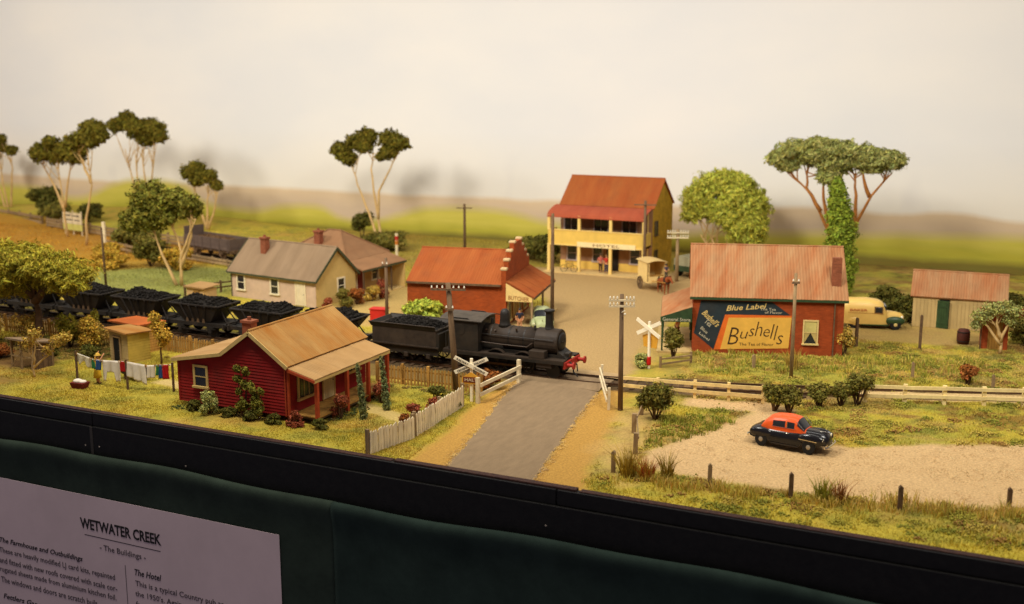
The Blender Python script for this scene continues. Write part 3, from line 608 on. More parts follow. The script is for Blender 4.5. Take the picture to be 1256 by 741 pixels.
tree('umbrella_tree', (5.0,56,0), 'flat topped umbrella tree with forked orange limbs behind the store', [[(0,0,0),(-1.0,0,4.5),(-2.6,0,7.8),(-5,0,10)],[(-1.0,0,4.5),(-1.7,.2,7.6),(-1.9,.2,10)],[(.2,0,0),(.9,0,5),(2.2,.1,8),(3.8,0,10)],[(1,0,5),(.9,.2,8),(.8,.3,10)],[(-1.9,0,6.5),(-3.2,.3,8.4),(-3.3,.3,10)],[(2.1,.1,7.9),(1.6,-.2,9.2),(1.4,-.2,10.4)]],
     [(-5.6,0,11.0,1.2,1.3,.75),(-4.2,0,11.8,1.5,1.5,.8),(-2.4,.1,12.1,1.7,1.7,.8),(-.6,0,11.8,1.6,1.6,.8),(1.2,0,11.6,1.5,1.5,.7),(2.8,0,11.1,1.4,1.5,.75),(3.9,.1,10.9,1.0,1.2,.6),(-1.3,-.2,10.6,1.1,1.1,.7),(.4,0,10.9,1.2,1.2,.7),(-1.7,-.2,9.6,.7,.7,.7),(-5.0,.2,10.5,1.1,1.1,.7),(2.2,.2,10.6,1.3,1.2,.7),(-3.2,.4,11.2,1.4,1.3,.8),(-.8,.3,10.4,1.3,1.2,.8),(3.6,-.2,11.3,1.1,1.1,.6),(-2.4,-.3,11.4,1.3,1.3,.7),(-.9,-.4,9.4,.7,.7,.7)], SAGE, 23, 27000, .125, BARKO, .2, aspect=4, shell=.45, lump=.4, bright=(.6,1.6))
tree('ivy_column', (5.9,52.5,0), 'tall narrow ivy covered trunk in front of the umbrella tree', [[(0,0,0),(-.2,0,4),(-.5,0,8)]], [(-.3,0,.9,1.1,1.1,1.2),(-.2,0,2.4,1.25,1.1,1.3),(-.5,0,3.9,1.25,1.1,1.3),(-.35,0,5.3,1.25,1.1,1.2),(-.6,0,6.5,1.1,1,1.1),(-.75,0,7.6,.95,.9,1.0),(-.9,0,8.6,.75,.7,.8),(-.4,-.2,1.6,1.2,.9,.8),(-.9,0,9.3,.5,.5,.5)], IVY, 24, 6000, .2, BARKO, .25, aspect=1.5, shell=.7, lump=.2, cat='tree')
def bush(name, base, label, r, h, m, seed, n=900, size=.14, stems=5, bark=BARKD, cat='shrub', spread=1.0, lift=.35, group=None, **k):
    random.seed(seed); t = empty(name, base, 0, label, cat, group); mb = MB(); bl = []
    for i in range(stems):
        a = 2*PI*i/stems+random.uniform(-.4,.4); q = r*spread*random.uniform(.3,.75); e = (math.cos(a)*q, math.sin(a)*q*.8, h*random.uniform(lift+.15,.85))
        limb(mb, (math.cos(a)*.06, math.sin(a)*.06, 0), e, .05, .02); bl.append((*e, r*.5, r*.5, h*.22))
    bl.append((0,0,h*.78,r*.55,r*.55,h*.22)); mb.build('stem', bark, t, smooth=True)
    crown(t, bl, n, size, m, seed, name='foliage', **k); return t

# ------------------------------------------------------------------ buildings
def roof_m(name, c, c2, st=(1.2,.22,.22)): return mat(name, c, .85, .1, 1.0, col2=c2, rnd=.05, stretch=st, spec=.15, dirt=.16)
SY = (.3,.8,.3)
R_TAN = roof_m('tan_iron', srgb(176,142,92), srgb(162,108,50), SY); R_PALE = roof_m('pale_iron', srgb(180,148,108), srgb(164,130,88), SY); R_PINK = roof_m('pink_iron', srgb(176,142,110), srgb(160,96,60))
R_RED = roof_m('red_iron', srgb(166,98,54), srgb(156,80,44)); R_RED2 = roof_m('shop_red_iron', srgb(160,92,50), srgb(148,76,40)); R_BULL = roof_m('bullnose_red', srgb(172,90,66), srgb(162,78,58)); R_GREY = roof_m('grey_iron', srgb(146,126,108), srgb(132,112,94)); R_BRN = roof_m('brown_iron', srgb(146,112,86), srgb(132,98,74))
def gable_x(root, x0, x1, y0, y1, ze, zr, m, ov=.3, ovx=.25, barge=None, sheetw=.8, ridge_y=None):
    """ridge along x; returns roof part"""
    ry = (y0+y1)/2 if ridge_y is None else ridge_y
    k0 = (zr-ze)/(ry-y0); k1 = (zr-ze)/(y1-ry); a, b = x0-ovx, x1+ovx
    P = lambda x,y,z: (x,y,z)
    e0 = (y0-ov, ze-ov*k0); e1 = (y1+ov, ze-ov*k1)
    r1 = slab('roof', m, root, [P(a,*e0),P(b,*e0),P(b,ry,zr),P(a,ry,zr)], .07); sheets(r1, P(a,*e0), P(b,*e0), P(a,ry,zr), m, sheetw)
    r2 = slab('roof', m, root, [P(b,*e1),P(a,*e1),P(a,ry,zr),P(b,ry,zr)], .07); sheets(r2, P(b,*e1), P(a,*e1), P(b,ry,zr), m, sheetw)
    MB().tube([(a-.01,ry,zr+.04),(b+.01,ry,zr+.04)], .07, 8).build('ridge_cap', m, r1)
    if barge:
        for x in (a-.03, b+.03):
            mb = MB(); mb.bar((x,e0[0],e0[1]-.06),(x,ry,zr-.06),.05,.2); mb.bar((x,e1[0],e1[1]-.06),(x,ry,zr-.06),.05,.2); mb.build('barge_board', barge, root)
        mb = MB(); mb.bar((a,e0[0]-.03,e0[1]-.05),(b,e0[0]-.03,e0[1]-.05),.06,.12); mb.build('gutter', barge, root)
    return r1
def chimney(root, x, y, z0, z1, w=.5, d=.45, parent=None):
    c = box_obj('chimney', BRICKC, parent or root, x-w/2, x+w/2, y-d/2, y+d/2, z0, z1)
    box_obj('chimney_cap', BRICKC, c, x-w/2-.07, x+w/2+.07, y-d/2-.07, y+d/2+.07, z1-.02, z1+.12)
    MB().tube([(x,y,z1+.1),(x,y,z1+.3)],.11,10).build('chimney_pot', BRICKC, c)

# --- red weatherboard cottage in front
def red_house():
    REDP = mat('red_weatherboard', srgb(146,30,28), .8, .2, 1.5, rnd=.0, dirt=.2); POST = mat('orange_post', srgb(176,74,40), .8, .2, 3); TRIM = mat('trim_cream', srgb(206,180,120), .75, .15, 3)
    h = empty('red_cottage', (-21.6,3,0), 0, 'dark red weatherboard cottage with tan iron roof and verandah at the front edge', 'house')
    D = 7.3; z0 = .32
    core = MB(); core.prism([(0,z0),(3.25,z0),(3.25,3.3),(0,2.72)], .01, D-.4); core.prism([(3.2,z0),(7.3,z0),(7.3,3.05),(5.1,4.55),(3.2,3.3)], .012, D); core.build('wall', REDP, h)
    boards([(0,z0),(3.2,z0),(3.2,3.28),(0,2.7)], .17).build('weatherboards', REDP, h); boards([(3.2,z0),(7.28,z0),(7.28,3.04),(5.1,4.5),(3.2,3.28)], .17).build('weatherboards', REDP, h)
    boards([(0,z0+.1),(D,z0+.1),(D,2.95),(0,2.95)], .17).build('weatherboards', REDP, h, (7.31,0,0), (0,0,PI/2)); boards([(0,z0),(D-.4,z0),(D-.4,2.7),(0,2.7)], .17).build('weatherboards', REDP, h, (0,D-.4,0), (0,0,-PI/2))
    for x in (.0,7.3): MB().box(x-.05,x+.07,-.06,.05,z0-.02,2.75 if x < 1 else 3.0).build('corner_board', POST if x > 1 else REDP, h)
    for x in np.linspace(.3,7,6): MB().tube([(x,.35,-.05),(x,.35,z0+.02)],.09,8).build('stump', WOODD, h)
    for y in np.linspace(1.6,6.6,3): MB().tube([(6.9,y,-.05),(6.9,y,z0)],.09,8).build('stump', WOODD, h)
    # roofs: main gable (ridge along y), lean-to, verandah
    rx, rz = 5.0, 4.68; a, b = -.22, D+.2
    r1 = slab('roof', R_TAN, h, [(7.42,a,3.02),(7.42,b,3.02),(rx,b,rz),(rx,a,rz)], .08); sheets(r1, (7.42,a,3.02), (7.42,b,3.02), (rx,a,rz), R_TAN, .8)
    r2 = slab('roof', R_TAN, h, [(3.1,b,3.33),(3.1,a,3.33),(rx,a,rz),(rx,b,rz)], .08); sheets(r2, (3.1,b,3.33), (3.1,a,3.33), (rx,b,rz), R_TAN, .8)
    MB().tube([(rx,a,rz+.04),(rx,b,rz+.04)],.07,8).build('ridge_cap', R_TAN, r1)
    r3 = slab('roof', R_PALE, h, [(-.3,b-.4,2.7),(-.3,a,2.7),(3.12,a,3.32),(3.12,b-.4,3.32)], .08); sheets(r3, (-.3,b-.4,2.7), (-.3,a,2.7), (3.12,b-.4,3.32), R_PALE, .8)
    bm = MB(); bm.bar((7.42,a-.03,2.95),(rx,a-.03,rz-.08),.05,.2); bm.bar((rx,a-.03,rz-.08),(3.1,a-.03,3.25),.05,.2); bm.bar((3.1,a-.03,3.25),(-.3,a-.03,2.62),.05,.18); bm.build('barge_board', TRIM, h)
    v = slab('verandah_roof', R_PALE, h, [(9.1,a+.05,2.5),(9.1,b-.3,2.5),(7.4,b-.3,2.93),(7.4,a+.05,2.93)], .07); sheets(v, (9.1,a+.05,2.5), (9.1,b-.3,2.5), (7.4,a+.05,2.93), R_PALE, .8)
    MB().bar((9.05,a,2.4),(9.05,b-.3,2.4),.08,.16).build('fascia_board', TRIM, v); MB().bar((7.4,a+.02,2.83),(9.1,a+.02,2.4),.05,.14).build('fascia_board', POST, v)
    chimney(h, 3.35, 2.0, 3.2, 4.62, .62, .5)
    # verandah floor and posts
    fl = empty('floor_frame', (0,0,0)); fl.parent = h
    for i in range(10): box_obj('floor_board', WOODB, h, 7.42+i*.165, 7.42+i*.165+.155, .1, D-.2, .38, .44)
    bpy.data.objects.remove(fl)
    for y in (.12,2.9,5.0,D-.3): MB().box(8.9,9.08,y-.09,y+.09,-.03,2.42).build('verandah_post', POST, h)
    box_obj('floor_joist', WOODD, h, 7.45,9.0,.15,D-.25,.26,.37)
    # openings
    window(h, (1.55,-.04,1.3), 0, .75, 1.05, TRIM, GLASS, 1, 2, .12)
    window(h, (7.36,1.45,1.1), PI/2, 1.3, 1.35, TRIM, GLASS, 3, 1, .14); door(h, (7.36,3.5,.46), PI/2, 1.0, 1.95, TRIM, mat('door_cream', srgb(216,200,156), .7, .1, 3), 6); window(h, (7.36,5.9,1.45), PI/2, 1.2, .75, TRIM, GLASS, 2, 1, .14)
    # narrow vents under the gable and tap pipe
    MB().tube([(7.15,-.08,.3),(7.15,-.08,2.9)],.035,6).build('downpipe', POST, h)
    return h
red_house()

# --- cream cottages behind the coal train
def cream_cottage():
    WALL = mat('cream_wall', srgb(204,180,166), .85, .08, 2, dirt=.12); WALL2 = mat('cream_gable', srgb(200,176,118), .85, .08, 2); TR = mat('white_trim', srgb(228,220,200), .7, .08, 2); GRN = mat('dark_green_trim', srgb(70,76,56), .7, .2, 3)
    h = empty('cream_cottage', (-30.6,28.75,0), R(-7.5), 'cream cottage with grey iron roof and green bargeboards behind the coal wagons', 'house'); L = 9.4; D = 4.7
    MB().prism([(0,0),(D,0),(D,2.35),(D/2,4.4),(0,2.35)], -L, 0, Matrix(((0,1,0,0),(1,0,0,0),(0,0,1,0),(0,0,0,1)))).build('wall', WALL2, h)
    box_obj('front_wall', WALL, h, -L, -.02, -.06, -.003, .0, 2.3)
    gable_x(h, -L, 0, 0, D, 2.4, 4.55, R_GREY, .3, .22, GRN)
    chimney(h, -6.9, 1.5, 3.3, 4.85, .55, .5)
    for x in (-8.2,-4.4): window(h, (x,-.065,.75), 0, .75, 1.15, TR, GLASS, 1, 2, .13)
    door(h, (-1.6,-.065,.05), 0, .95, 1.9, TR, mat('door_white', srgb(222,212,190), .7, .08, 3))
    window(h, (.005,2.9,.85), PI/2, .7, 1.1, TR, GLASS, 1, 2, .12)
    for x in (-9.3,): MB().tube([(x,-.12,0),(x,-.12,2.3)],.04,6).build('downpipe', GRN, h)
    # second cottage
    c = empty('verandah_cottage', (-31.2,34.2,0), R(-3), 'cottage with brown hipped roof and deep side verandah behind the cream cottage', 'house')
    W = 7; D2 = 5.6; box_obj('wall', mat('brown_wall', srgb(176,144,96), .85, .1, 2), c, -W, 0, 0, D2, 0, 3.05)
    ap = [(-W/2-.5,D2/2,5.0),(-W/2+.7,D2/2,5.0)]; e = .3; z = 2.98
    Cn = [(-W-e,-e,z),(e*.4,-e,z),(e*.4,D2+e,z),(-W-e,D2+e,z)]
    mb = MB().add(Cn+ap+[(-W-e,-e,z-.1),(e*.4,-e,z-.1),(e*.4,D2+e,z-.1),(-W-e,D2+e,z-.1)], [(0,1,5,4),(1,2,5),(2,3,4,5),(3,0,4),(6,7,1,0),(7,8,2,1),(8,9,3,2),(9,6,0,3),(9,8,7,6)]); rf = mb.build('roof', R_BRN, c)
    for p,q in ((Cn[1],ap[1]),(Cn[2],ap[1]),(Cn[0],ap[0]),(Cn[3],ap[0]),(ap[0],ap[1])): MB().tube([Vector(p)+Vector((0,0,.03)),Vector(q)+Vector((0,0,.03))],.06,6).build('ridge_cap', R_BRN, rf)
    chimney(c, -3.9, 1.2, 3.8, 5.0, .6, .5)
    v = slab('verandah_roof', R_BRN, c, [(1.95,-.6,2.35),(1.95,D2+.2,2.35),(.1,D2+.2,2.92),(.1,-.6,2.92)], .07); sheets(v, (1.95,-.6,2.35), (1.95,D2+.2,2.35), (.1,-.6,2.92), R_BRN, .8)
    MB().bar((1.95,-.6,2.27),(1.95,D2+.2,2.27),.06,.14).build('fascia_board', GRN, v)
    for y in (-.4,1.6,3.6): MB().box(1.78,1.9,y-.06,y+.06,0,2.3).build('verandah_post', WOODD, c)
    box_obj('end_wall', mat('cream_end', srgb(206,178,120), .85, .08, 2), c, .0,1.92,D2-.15,D2,0,2.4)
    box_obj('floor', PATH, c, .02,1.9,-.4,D2-.2,.0,.12)
    door(c, (.005,1.6,.12), PI/2, .9, 1.95, TR, mat('door_red', srgb(120,40,34), .7, .2, 3)); window(c, (.005,3.8,.9), PI/2, .9, 1.1, TR, GLASS, 1, 2, .1); window(c, (1.2,D2-.155,1.0), 0, .01, .01, TR, GLASS, 1, 1, .01) if False else None
cream_cottage()

# --- red brick shop with stepped parapet
def brick_shop():
    s = empty('brick_shop', (-13.9,28.3,0), R(12), 'red brick shop with red iron roof, stepped parapet and street awning', 'shop'); L = 7.4; D = 7.6; H = 3.3
    MB().prism([(0,0),(D,0),(D,H),(D/2,5.05),(0,H)], -L, -.3, Matrix(((0,1,0,0),(1,0,0,0),(0,0,1,0),(0,0,0,1)))).build('wall', BRICKS, s)
    gable_x(s, -L+.1, -.4, 0, D, H+.02, 5.15, R_RED2, .22, .12, None, .8)
    MB().bar((-L,-.26,H-.12),(-.3,-.26,H-.12),.08,.14).build('gutter', WOODD, s)
    # stepped parapet facade, ridge in the middle, in the local yz plane
    st = [(-.05,4.3),(.75,4.3),(.75,4.85),(1.6,4.85),(1.6,5.4),(2.5,5.4),(2.5,5.9),(D-2.5,5.9),(D-2.5,5.4),(D-1.6,5.4),(D-1.6,4.85),(D-.75,4.85),(D-.75,4.3),(D+.05,4.3)]
    MB().prism([(-.05,0)]+st+[(D+.05,0)], -.3, .05, Matrix(((0,1,0,0),(1,0,0,0),(0,0,1,0),(0,0,0,1)))).build('parapet_wall', BRICKS, s)
    for y0,y1,z in ((-.05,.75,4.3),(.75,1.6,4.85),(1.6,2.5,5.4),(2.5,D-2.5,5.9),(D-2.5,D-1.6,5.4),(D-1.6,D-.75,4.85),(D-.75,D+.05,4.3)):
        for yy in ((y0+.2,) if y1-y0 < 1.5 else (y0+.25,y1-.25)):
            MB().box(-.37,.12,yy-.24,yy+.24,z-.06,z+.15).build('cap_stone', STONE, s, bevel=.07)
    # awning
    z1, z2, w = 3.45, 2.35, 2.1; v = slab('awning_roof', R_RED2, s, [(w,-.1,z2),(w,D+.1,z2),(.06,D+.1,z1),(.06,-.1,z1)], .06); sheets(v, (w,-.1,z2), (w,D+.1,z2), (.06,-.1,z1), R_RED2, .85)
    for t in np.linspace(0,1,6): yy = -.08+t*(D+.16); MB().bar((w,yy,z2+.06),(.06,yy,z1+.06),.07,.05).build('batten', R_RED2, v)
    MB().bar((w+.02,-.1,z2-.06),(w+.02,D+.1,z2-.06),.06,.16).build('fascia_board', WOODD, v)
    sg = MB().prism([(.06,2.05),(w-.1,2.05),(w-.1,z2-.06),(.06,z1-.1)], -.12, -.06).build('sign_panel', mat('sign_cream', srgb(228,202,140), .7, .1, 4), s)
    text('BUTCHER', mat('sign_brown', srgb(150,96,50), .8), sg, (.25,-.13,2.18), 1.5, .3, tilt=-.06)
    for x,y,m in ((w-.15,-.02,WOODG),(w-.15,D/2,WOODG),(w-.15,D,WOODG)): MB().box(x-.07,x+.07,y-.07,y+.07,0,2.3).build('awning_post', m, s)
    box_obj('footpath', PATH, s, .06, w+.2, -.3, D+.3, -.02, .1)
    for y,m in ((.9,GLASS),(2.6,CREAM),(4.2,GLASS),(6,GLASS)): window(s, (.055,y,.5), PI/2, .9, 1.6, CREAM, m, 1, 1, .12, name='shop_window')
    door(s, (.055,3.4,.1), PI/2, .8, 1.9, CREAM, mat('door_yellow', srgb(206,160,70), .7, .1, 3))
brick_shop()

# --- hotel
def hotel():
    Y = mat('hotel_yellow', srgb(222,190,100), .8, .08, 1.5, dirt=.1); YS = mat('hotel_side', srgb(200,162,54), .85, .25, 1.2, brick=(.8,.78,.7)); CRM = mat('hotel_cream', srgb(234,206,132), .75, .08, 2)
    h = empty('hotel', (-20.9,53,0), 0, 'two storey yellow hotel with red iron roof and balcony facing the street', 'hotel'); W = 9.1; y0 = 1.9; D = 6.0
    MB().prism([(y0,0),(y0+D,0),(y0+D,6.1),(y0+D/2-.1,8.4),(y0,6.1)], .1, W+.1, Matrix(((0,1,0,0),(1,0,0,0),(0,0,1,0),(0,0,0,1)))).build('wall', YS, h)
    box_obj('front_wall', mat('hotel_brown_shade', srgb(150,118,96), .85, .15, 2), h, .1,W+.1,y0-.06,y0-.004,0,6.0); box_obj('dado', Y, h, .1,W+.1,y0-.068,y0-.061,.0,.86)  # brown front wall, with the shade behind the balcony put into its colour
    gable_x(h, .1, W+.1, y0, y0+D, 6.2, 8.62, R_RED, .12, .15, None, 1.0)
    # bullnose verandah roof
    pr_ = [(y0-.02,6.12),(y0-.6,6.0),(y0-1.2,5.84),(y0-1.7,5.66),(y0-2.0,5.45),(y0-2.1,5.2)]
    V=[]; F=[]; n = 36
    for i in range(n+1):
        x = -.45+(W+.5)*i/n; o_ = .015*(i % 2)
        V += [(x,y,z+o_) for y,z in pr_]+[(x,y,z-.06) for y,z in pr_]
    k = len(pr_)
    for i in range(n):
        a = i*2*k
        for j in range(k-1): F += [(a+j,a+j+1,a+2*k+j+1,a+2*k+j),(a+k+j+1,a+k+j,a+3*k+j,a+3*k+j+1)]
        F.append((a+k-1,a+2*k-1,a+4*k-1,a+3*k-1))
    for a,fl in ((0,1),(n*2*k,0)): F += [(a+j,a+k+j,a+k+j+1,a+j+1) for j in range(k-1)]
    MB().add(V,F).build('verandah_roof', R_BULL, h)
    # balcony
    box_obj('balcony_floor', Y, h, -.35,W,-.1,y0-.07,2.62,2.78)
    bal = box_obj('balustrade', Y, h, -.35,W,-.12,-.04,2.62,3.95); box_obj('balustrade', Y, h, W-.08,W,-.03,y0-.07,2.62,3.95); box_obj('balustrade', Y, h, -.35,-.27,-.03,y0-.07,2.62,3.95)
    box_obj('balustrade_rail', CRM, bal, -.4,W+.05,-.17,.02,3.95,4.03); box_obj('balustrade_rail', CRM, bal, -.4,W+.05,-.17,.02,2.55,2.66)
    for x in (-.28,2.75,5.85,W-.08): MB().box(x-.13,x+.13,-.16,.1,0,2.6).build('verandah_post', CRM, h); MB().box(x-.13,x+.13,-.15,.1,4.03,5.35).build('verandah_post', CRM, h)
    bd = box_obj('sign_board', mat('sign_pale', srgb(236,220,176), .7, .1, 3), h, 2.6,8.3,-.2,-.125,2.5,2.95); text('HOTEL', mat('sign_ink', srgb(120,84,60), .8), bd, (4.2,-.21,2.6), 2.6, .25)
    BLUEF = mat('blue_frame', srgb(176,164,170), .7, .1, 3)
    for x in (1.3,3.9,7.6): window(h, (x,y0-.065,.95), 0, .85, 1.25, BLUEF, GLASS, 1, 2, .12)
    for x in (1.2,4.2,7.0): window(h, (x,y0-.065,3.3), 0, 1.3, 1.6, BLUEF, GLASS, 2, 1, .12)
    door(h, (5.4,y0-.065,.1), 0, 1.0, 2.2, mat('door_dark', (.05,.03,.02), .7), mat('door_dark2', (.02,.015,.012), .6))
    for y,z in ((2.9,.9),(2.9,3.6)): window(h, (W+.105,y,z), PI/2, .8, 1.2, mat('dark_frame', srgb(90,72,50), .8), GLASS, 1, 2, .1)
    box_obj('footpath', PATH, h, -.6,W+.4,-.6,y0-.07,-.02,.12)
    MB().tube([(W-.3,y0-.12,.1),(W-.3,y0-.12,6)],.05,6).build('downpipe', CRM, h)
hotel()

# --- brick store with the painted tea sign
def store():
    a = R(17); s = empty('brick_store', (.3,27.1,0), a, 'red brick general store with pink iron roof and painted tea advertisement', 'store'); L = 9.6; D = 7; H = 3.8; GR = mat('store_green', srgb(50,72,46), .7, .25, 3)
    MB().prism([(0,0),(D,0),(D,H),(D/2,6.5),(0,H)], 0, L, Matrix(((0,1,0,0),(1,0,0,0),(0,0,1,0),(0,0,0,1)))).build('wall', BRICKR, s)
    gable_x(s, 0, L, 0, D, H+.06, 6.68, R_PINK, .16, .22, None, .75)
    MB().bar((-.22,-.2,H-.14),(L+.22,-.2,H-.14),.09,.13).build('gutter', GR, s)
    MB().tube([(9.0,-.1,0),(9.0,-.1,H-.2)],.05,6).build('downpipe', WOODD, s)
    box_obj('chimney', BRICKC, s, 8.85,9.42,.75,1.25,4.2,6.35)
    # the advertisement: flat painted panels 15-25 mm proud of the brick
    NAVY = mat('sign_navy', srgb(40,52,62), .8, .2, 2, dirt=.15); ORG = mat('sign_orange', srgb(222,110,40), .8, .12, 2); YEL = mat('sign_yellow', srgb(232,184,84), .8, .1, 1.5, dirt=.1); LET = mat('sign_cream_letter', srgb(222,196,130), .8, .1, 3); INKB = mat('sign_black', srgb(60,44,30), .8, .2, 3); LETW = mat('sign_white_letter', srgb(206,200,184), .8, .1, 3)
    sg = empty('painted_sign', (0,0,0)); sg.parent = s
    pan = lambda P,m,y,nm: MB().prism(P, y, -.004, None).build(nm, m, sg)
    pan([(.5,3.5),(.1,1.32),(1.4,.26),(2.08,2.6)], NAVY, -.018, 'panel'); pan([(.5,3.5),(2.08,2.6),(6.25,2.66),(5.05,3.5)], NAVY, -.016, 'panel')
    pan([(2.08,2.6),(1.42,.24),(6.2,.46),(6.33,2.64)], ORG, -.02, 'panel'); pan([(2.32,2.4),(1.84,.28),(6.2,.48),(6.33,2.52)], YEL, -.026, 'panel')
    for ch,u0,u1,z0_,z1_ in (('B',2.29,3.0,.62,1.76),('u',3.09,3.6,1.03,1.5),('s',3.63,4.0,1.2,1.73),('h',4.02,4.5,1.24,2.19),('e',4.57,4.97,1.2,1.73),('l',5.0,5.27,1.1,2.06),('l',5.23,5.49,1.0,1.96),('s',5.41,5.84,.72,1.33)): text(ch, INKB, sg, (u0,-.028,z0_), u1-u0, z1_-z0_)
    text('The Tea of Flavor', INKB, sg, (3.05,-.028,.56), 2.2, .2, tilt=.02)
    text('Blue Label', LET, sg, (2.15,-.02,2.84), 2.6, .36, tilt=.09); text('The Tea', LETW, sg, (4.3,-.02,2.95), 1.0, .16); text('of Flavor', LETW, sg, (4.6,-.02,2.74), 1.1, .16)
    text("Bushell's", LET, sg, (.55,-.02,2.62), 1.35, .42, tilt=-.75); text('Tea', LETW, sg, (.72,-.02,2.05), .5, .34, tilt=-.7); text('Blue', LETW, sg, (.5,-.02,1.62), .55, .2, tilt=-.7); text('Label', LETW, sg, (.42,-.02,1.28), .8, .16, tilt=-.65)
    window(s, (7.55,-.005,.85), 0, .78, 1.45, CREAM, GLASS, 1, 2, .1, blind=mat('blind', srgb(206,196,128), .8), curtain=mat('curtain', srgb(190,170,110), .8))
    # street awning on the left end
    v = slab('awning_roof', R_PINK, s, [(-2.05,D+.1,2.35),(-2.05,-.25,2.35),(-.02,-.25,3.1),(-.02,D+.1,3.1)], .06); sheets(v, (-2.05,D+.1,2.35), (-2.05,-.25,2.35), (-.02,D+.1,3.1), R_PINK, .8)
    f1 = MB().bar((-2.05,-.25,2.2),(-2.05,D+.1,2.2),.07,.24).build('fascia_board', GR, v); f2 = MB().bar((-2.08,-.28,2.24),(-.05,-.28,2.24),.07,.34).build('fascia_board', GR, v)
    MB().prism([(-2.05,2.4),(-.05,2.4),(-.05,3.05)], -.30,-.25).build('gable_infill', GR, v)
    text('General Store', LETW, f2, (-1.95,-.325,2.13), 1.8, .22)
    for y in (-.2,2.2,4.6,D): MB().box(-2.02,-1.9,y-.06,y+.06,-.02,2.2).build('awning_post', GR, s)
    box_obj('footpath', PATH, s, -2.3,-.01,-.4,D+.3,-.02,.1)
    window(s, (-.005,2.2,.6), -PI/2, 1.6, 1.4, GR, GLASS, 2, 1, .1, name='shop_window'); door(s, (-.005,3.9,.1), -PI/2, .9, 2, GR, WOODB); window(s, (-.005,5.6,.6), -PI/2, 1.6, 1.4, GR, GLASS, 2, 1, .1, name='shop_window')
store()

# --- tin shed with green door, brick dunny
def tin_shed():
    TIN = mat('shed_timber', srgb(188,166,120), .9, .14, 2, rnd=.06, stretch=(1,1,.2), dirt=.15)
    s = empty('tin_shed', (12.5,41.8,0), R(3), 'grey board shed with pinkish iron roof and open green door', 'shed'); L = 6.1; D = 3.6
    MB().prism([(0,0),(D,0),(D,2.35),(D/2,3.6),(0,2.35)], 0, L, Matrix(((0,1,0,0),(1,0,0,0),(0,0,1,0),(0,0,0,1)))).build('wall', TIN, s)
    n = 24
    for i in range(n):
        x = L*i/n
        if 1.55 < x < 2.55: continue
        box_obj('wall_board', TIN, s, x+.012, x+L/n-.012, -.03-random.uniform(0,.015), -.004, .02, 2.32)
    gable_x(s, 0, L, 0, D, 2.42, 3.85, R_PINK, .2, .2, None, .75)
    GD = mat('green_door', srgb(48,70,40), .75, .25, 3, rnd=.1); box_obj('doorway_dark_panel', mat('inside_shade_black', (.008,.008,.007), .9), s, 1.6,2.5,-.02,-.005,.0,2.1)  # near-black panel on the solid wall paints the shade of the doorway
    d = empty('door_leaf', (1.68,-.02,0), R(-12)); d.parent = s
    for i in range(5): box_obj('plank', GD, d, i*.165,i*.165+.155,-.06,-.02,.04,2.05)
    for i in range(2): box_obj('ledge', GD, d, .02,.8,-.085,-.06,.35+i*1.2,.47+i*1.2)
    b = empty('brick_outhouse', (17.5,36.2,0), R(8), 'narrow red brick outhouse beside the pale leafy tree at the right', 'outhouse')
    box_obj('wall', BRICKR, b, 0,1.6,0,1.5,0,2.5); r = slab('roof', R_RED2, b, [(-.12,-.15,2.72),(1.72,-.15,2.72),(1.72,1.65,2.5),(-.12,1.65,2.5)], .06); sheets(r, (-.12,-.15,2.72), (1.72,-.15,2.72), (-.12,1.65,2.5), R_RED2, .6)
    door(b, (.8,-.005,.05), 0, .7, 1.8, WOODB, WOODB, 4); MB().tube([(-.08,-.08,0),(-.08,-.08,3.0)],.05,6).build('corner_post', WOODD, b)
tin_shed()
t = empty('rain_barrel', (16.3,37.4,0), 0, 'small dark red barrel standing beside the brick outhouse', 'barrel'); BAR = mat('barrel', srgb(84,44,36), .7, .3, 4)
MB().lathe([(.36,0),(.42,.3),(.43,.5),(.42,.7),(.36,1.0)],14).build('body', BAR, t, smooth=True)
for z in (.18,.8): MB().lathe([(.41,z),(.43,z),(.43,z+.06),(.41,z+.06)],14).build('hoop', MATS['iron'], t)

# --- back yard sheds on the left
YW = mat('yellow_board', srgb(196,172,84), .85, .14, 2, dirt=.1); DKI = mat('inside_shade_black', (.01,.01,.01), .9)  # near-black colour painted in for the shade inside openings
o = empty('yellow_outhouse', (-32.7,9.1,0), R(-12), 'small yellow weatherboard outhouse with flat tin roof behind the clothesline', 'outhouse')
box_obj('wall', YW, o, 0,1.9,0,1.6,0,1.95); boards([(0,0),(1.6,0),(1.6,1.85),(0,1.85)],.17).build('weatherboards', YW, o, (1.905,0,0), (0,0,PI/2)); boards([(0,0),(1.9,0),(1.9,1.95),(0,1.95)],.17,.02).build('weatherboards', mat('grey_board', srgb(170,150,110), .9), o)
r = slab('roof', R_TAN, o, [(-.25,-.3,2.15),(2.15,-.3,2.05),(2.15,1.8,1.92),(-.25,1.8,2.02)], .06); sheets(r, (-.25,-.3,2.15), (2.15,-.3,2.05), (-.25,1.8,2.02), R_TAN, .8); door(o, (.8,-.03,.05), 0, .65, 1.55, WOODG, DKI)  # door leaf painted near-black for the shade inside the outhouse
o = empty('garden_shed', (-34.6,11.3,0), R(-8), 'lilac grey shed with rusty orange roof against the picket fence', 'shed')
LIL = mat('lilac_board', srgb(150,128,124), .9, .15, 2); box_obj('wall', LIL, o, 0,2.6,0,1.8,0,1.9); boards([(0,0),(2.6,0),(2.6,1.9),(0,1.9)],.18,.02).build('weatherboards', LIL, o); boards([(0,0),(1.8,0),(1.8,1.85),(0,1.85)],.18).build('weatherboards', WOODB, o, (2.605,0,0), (0,0,PI/2))
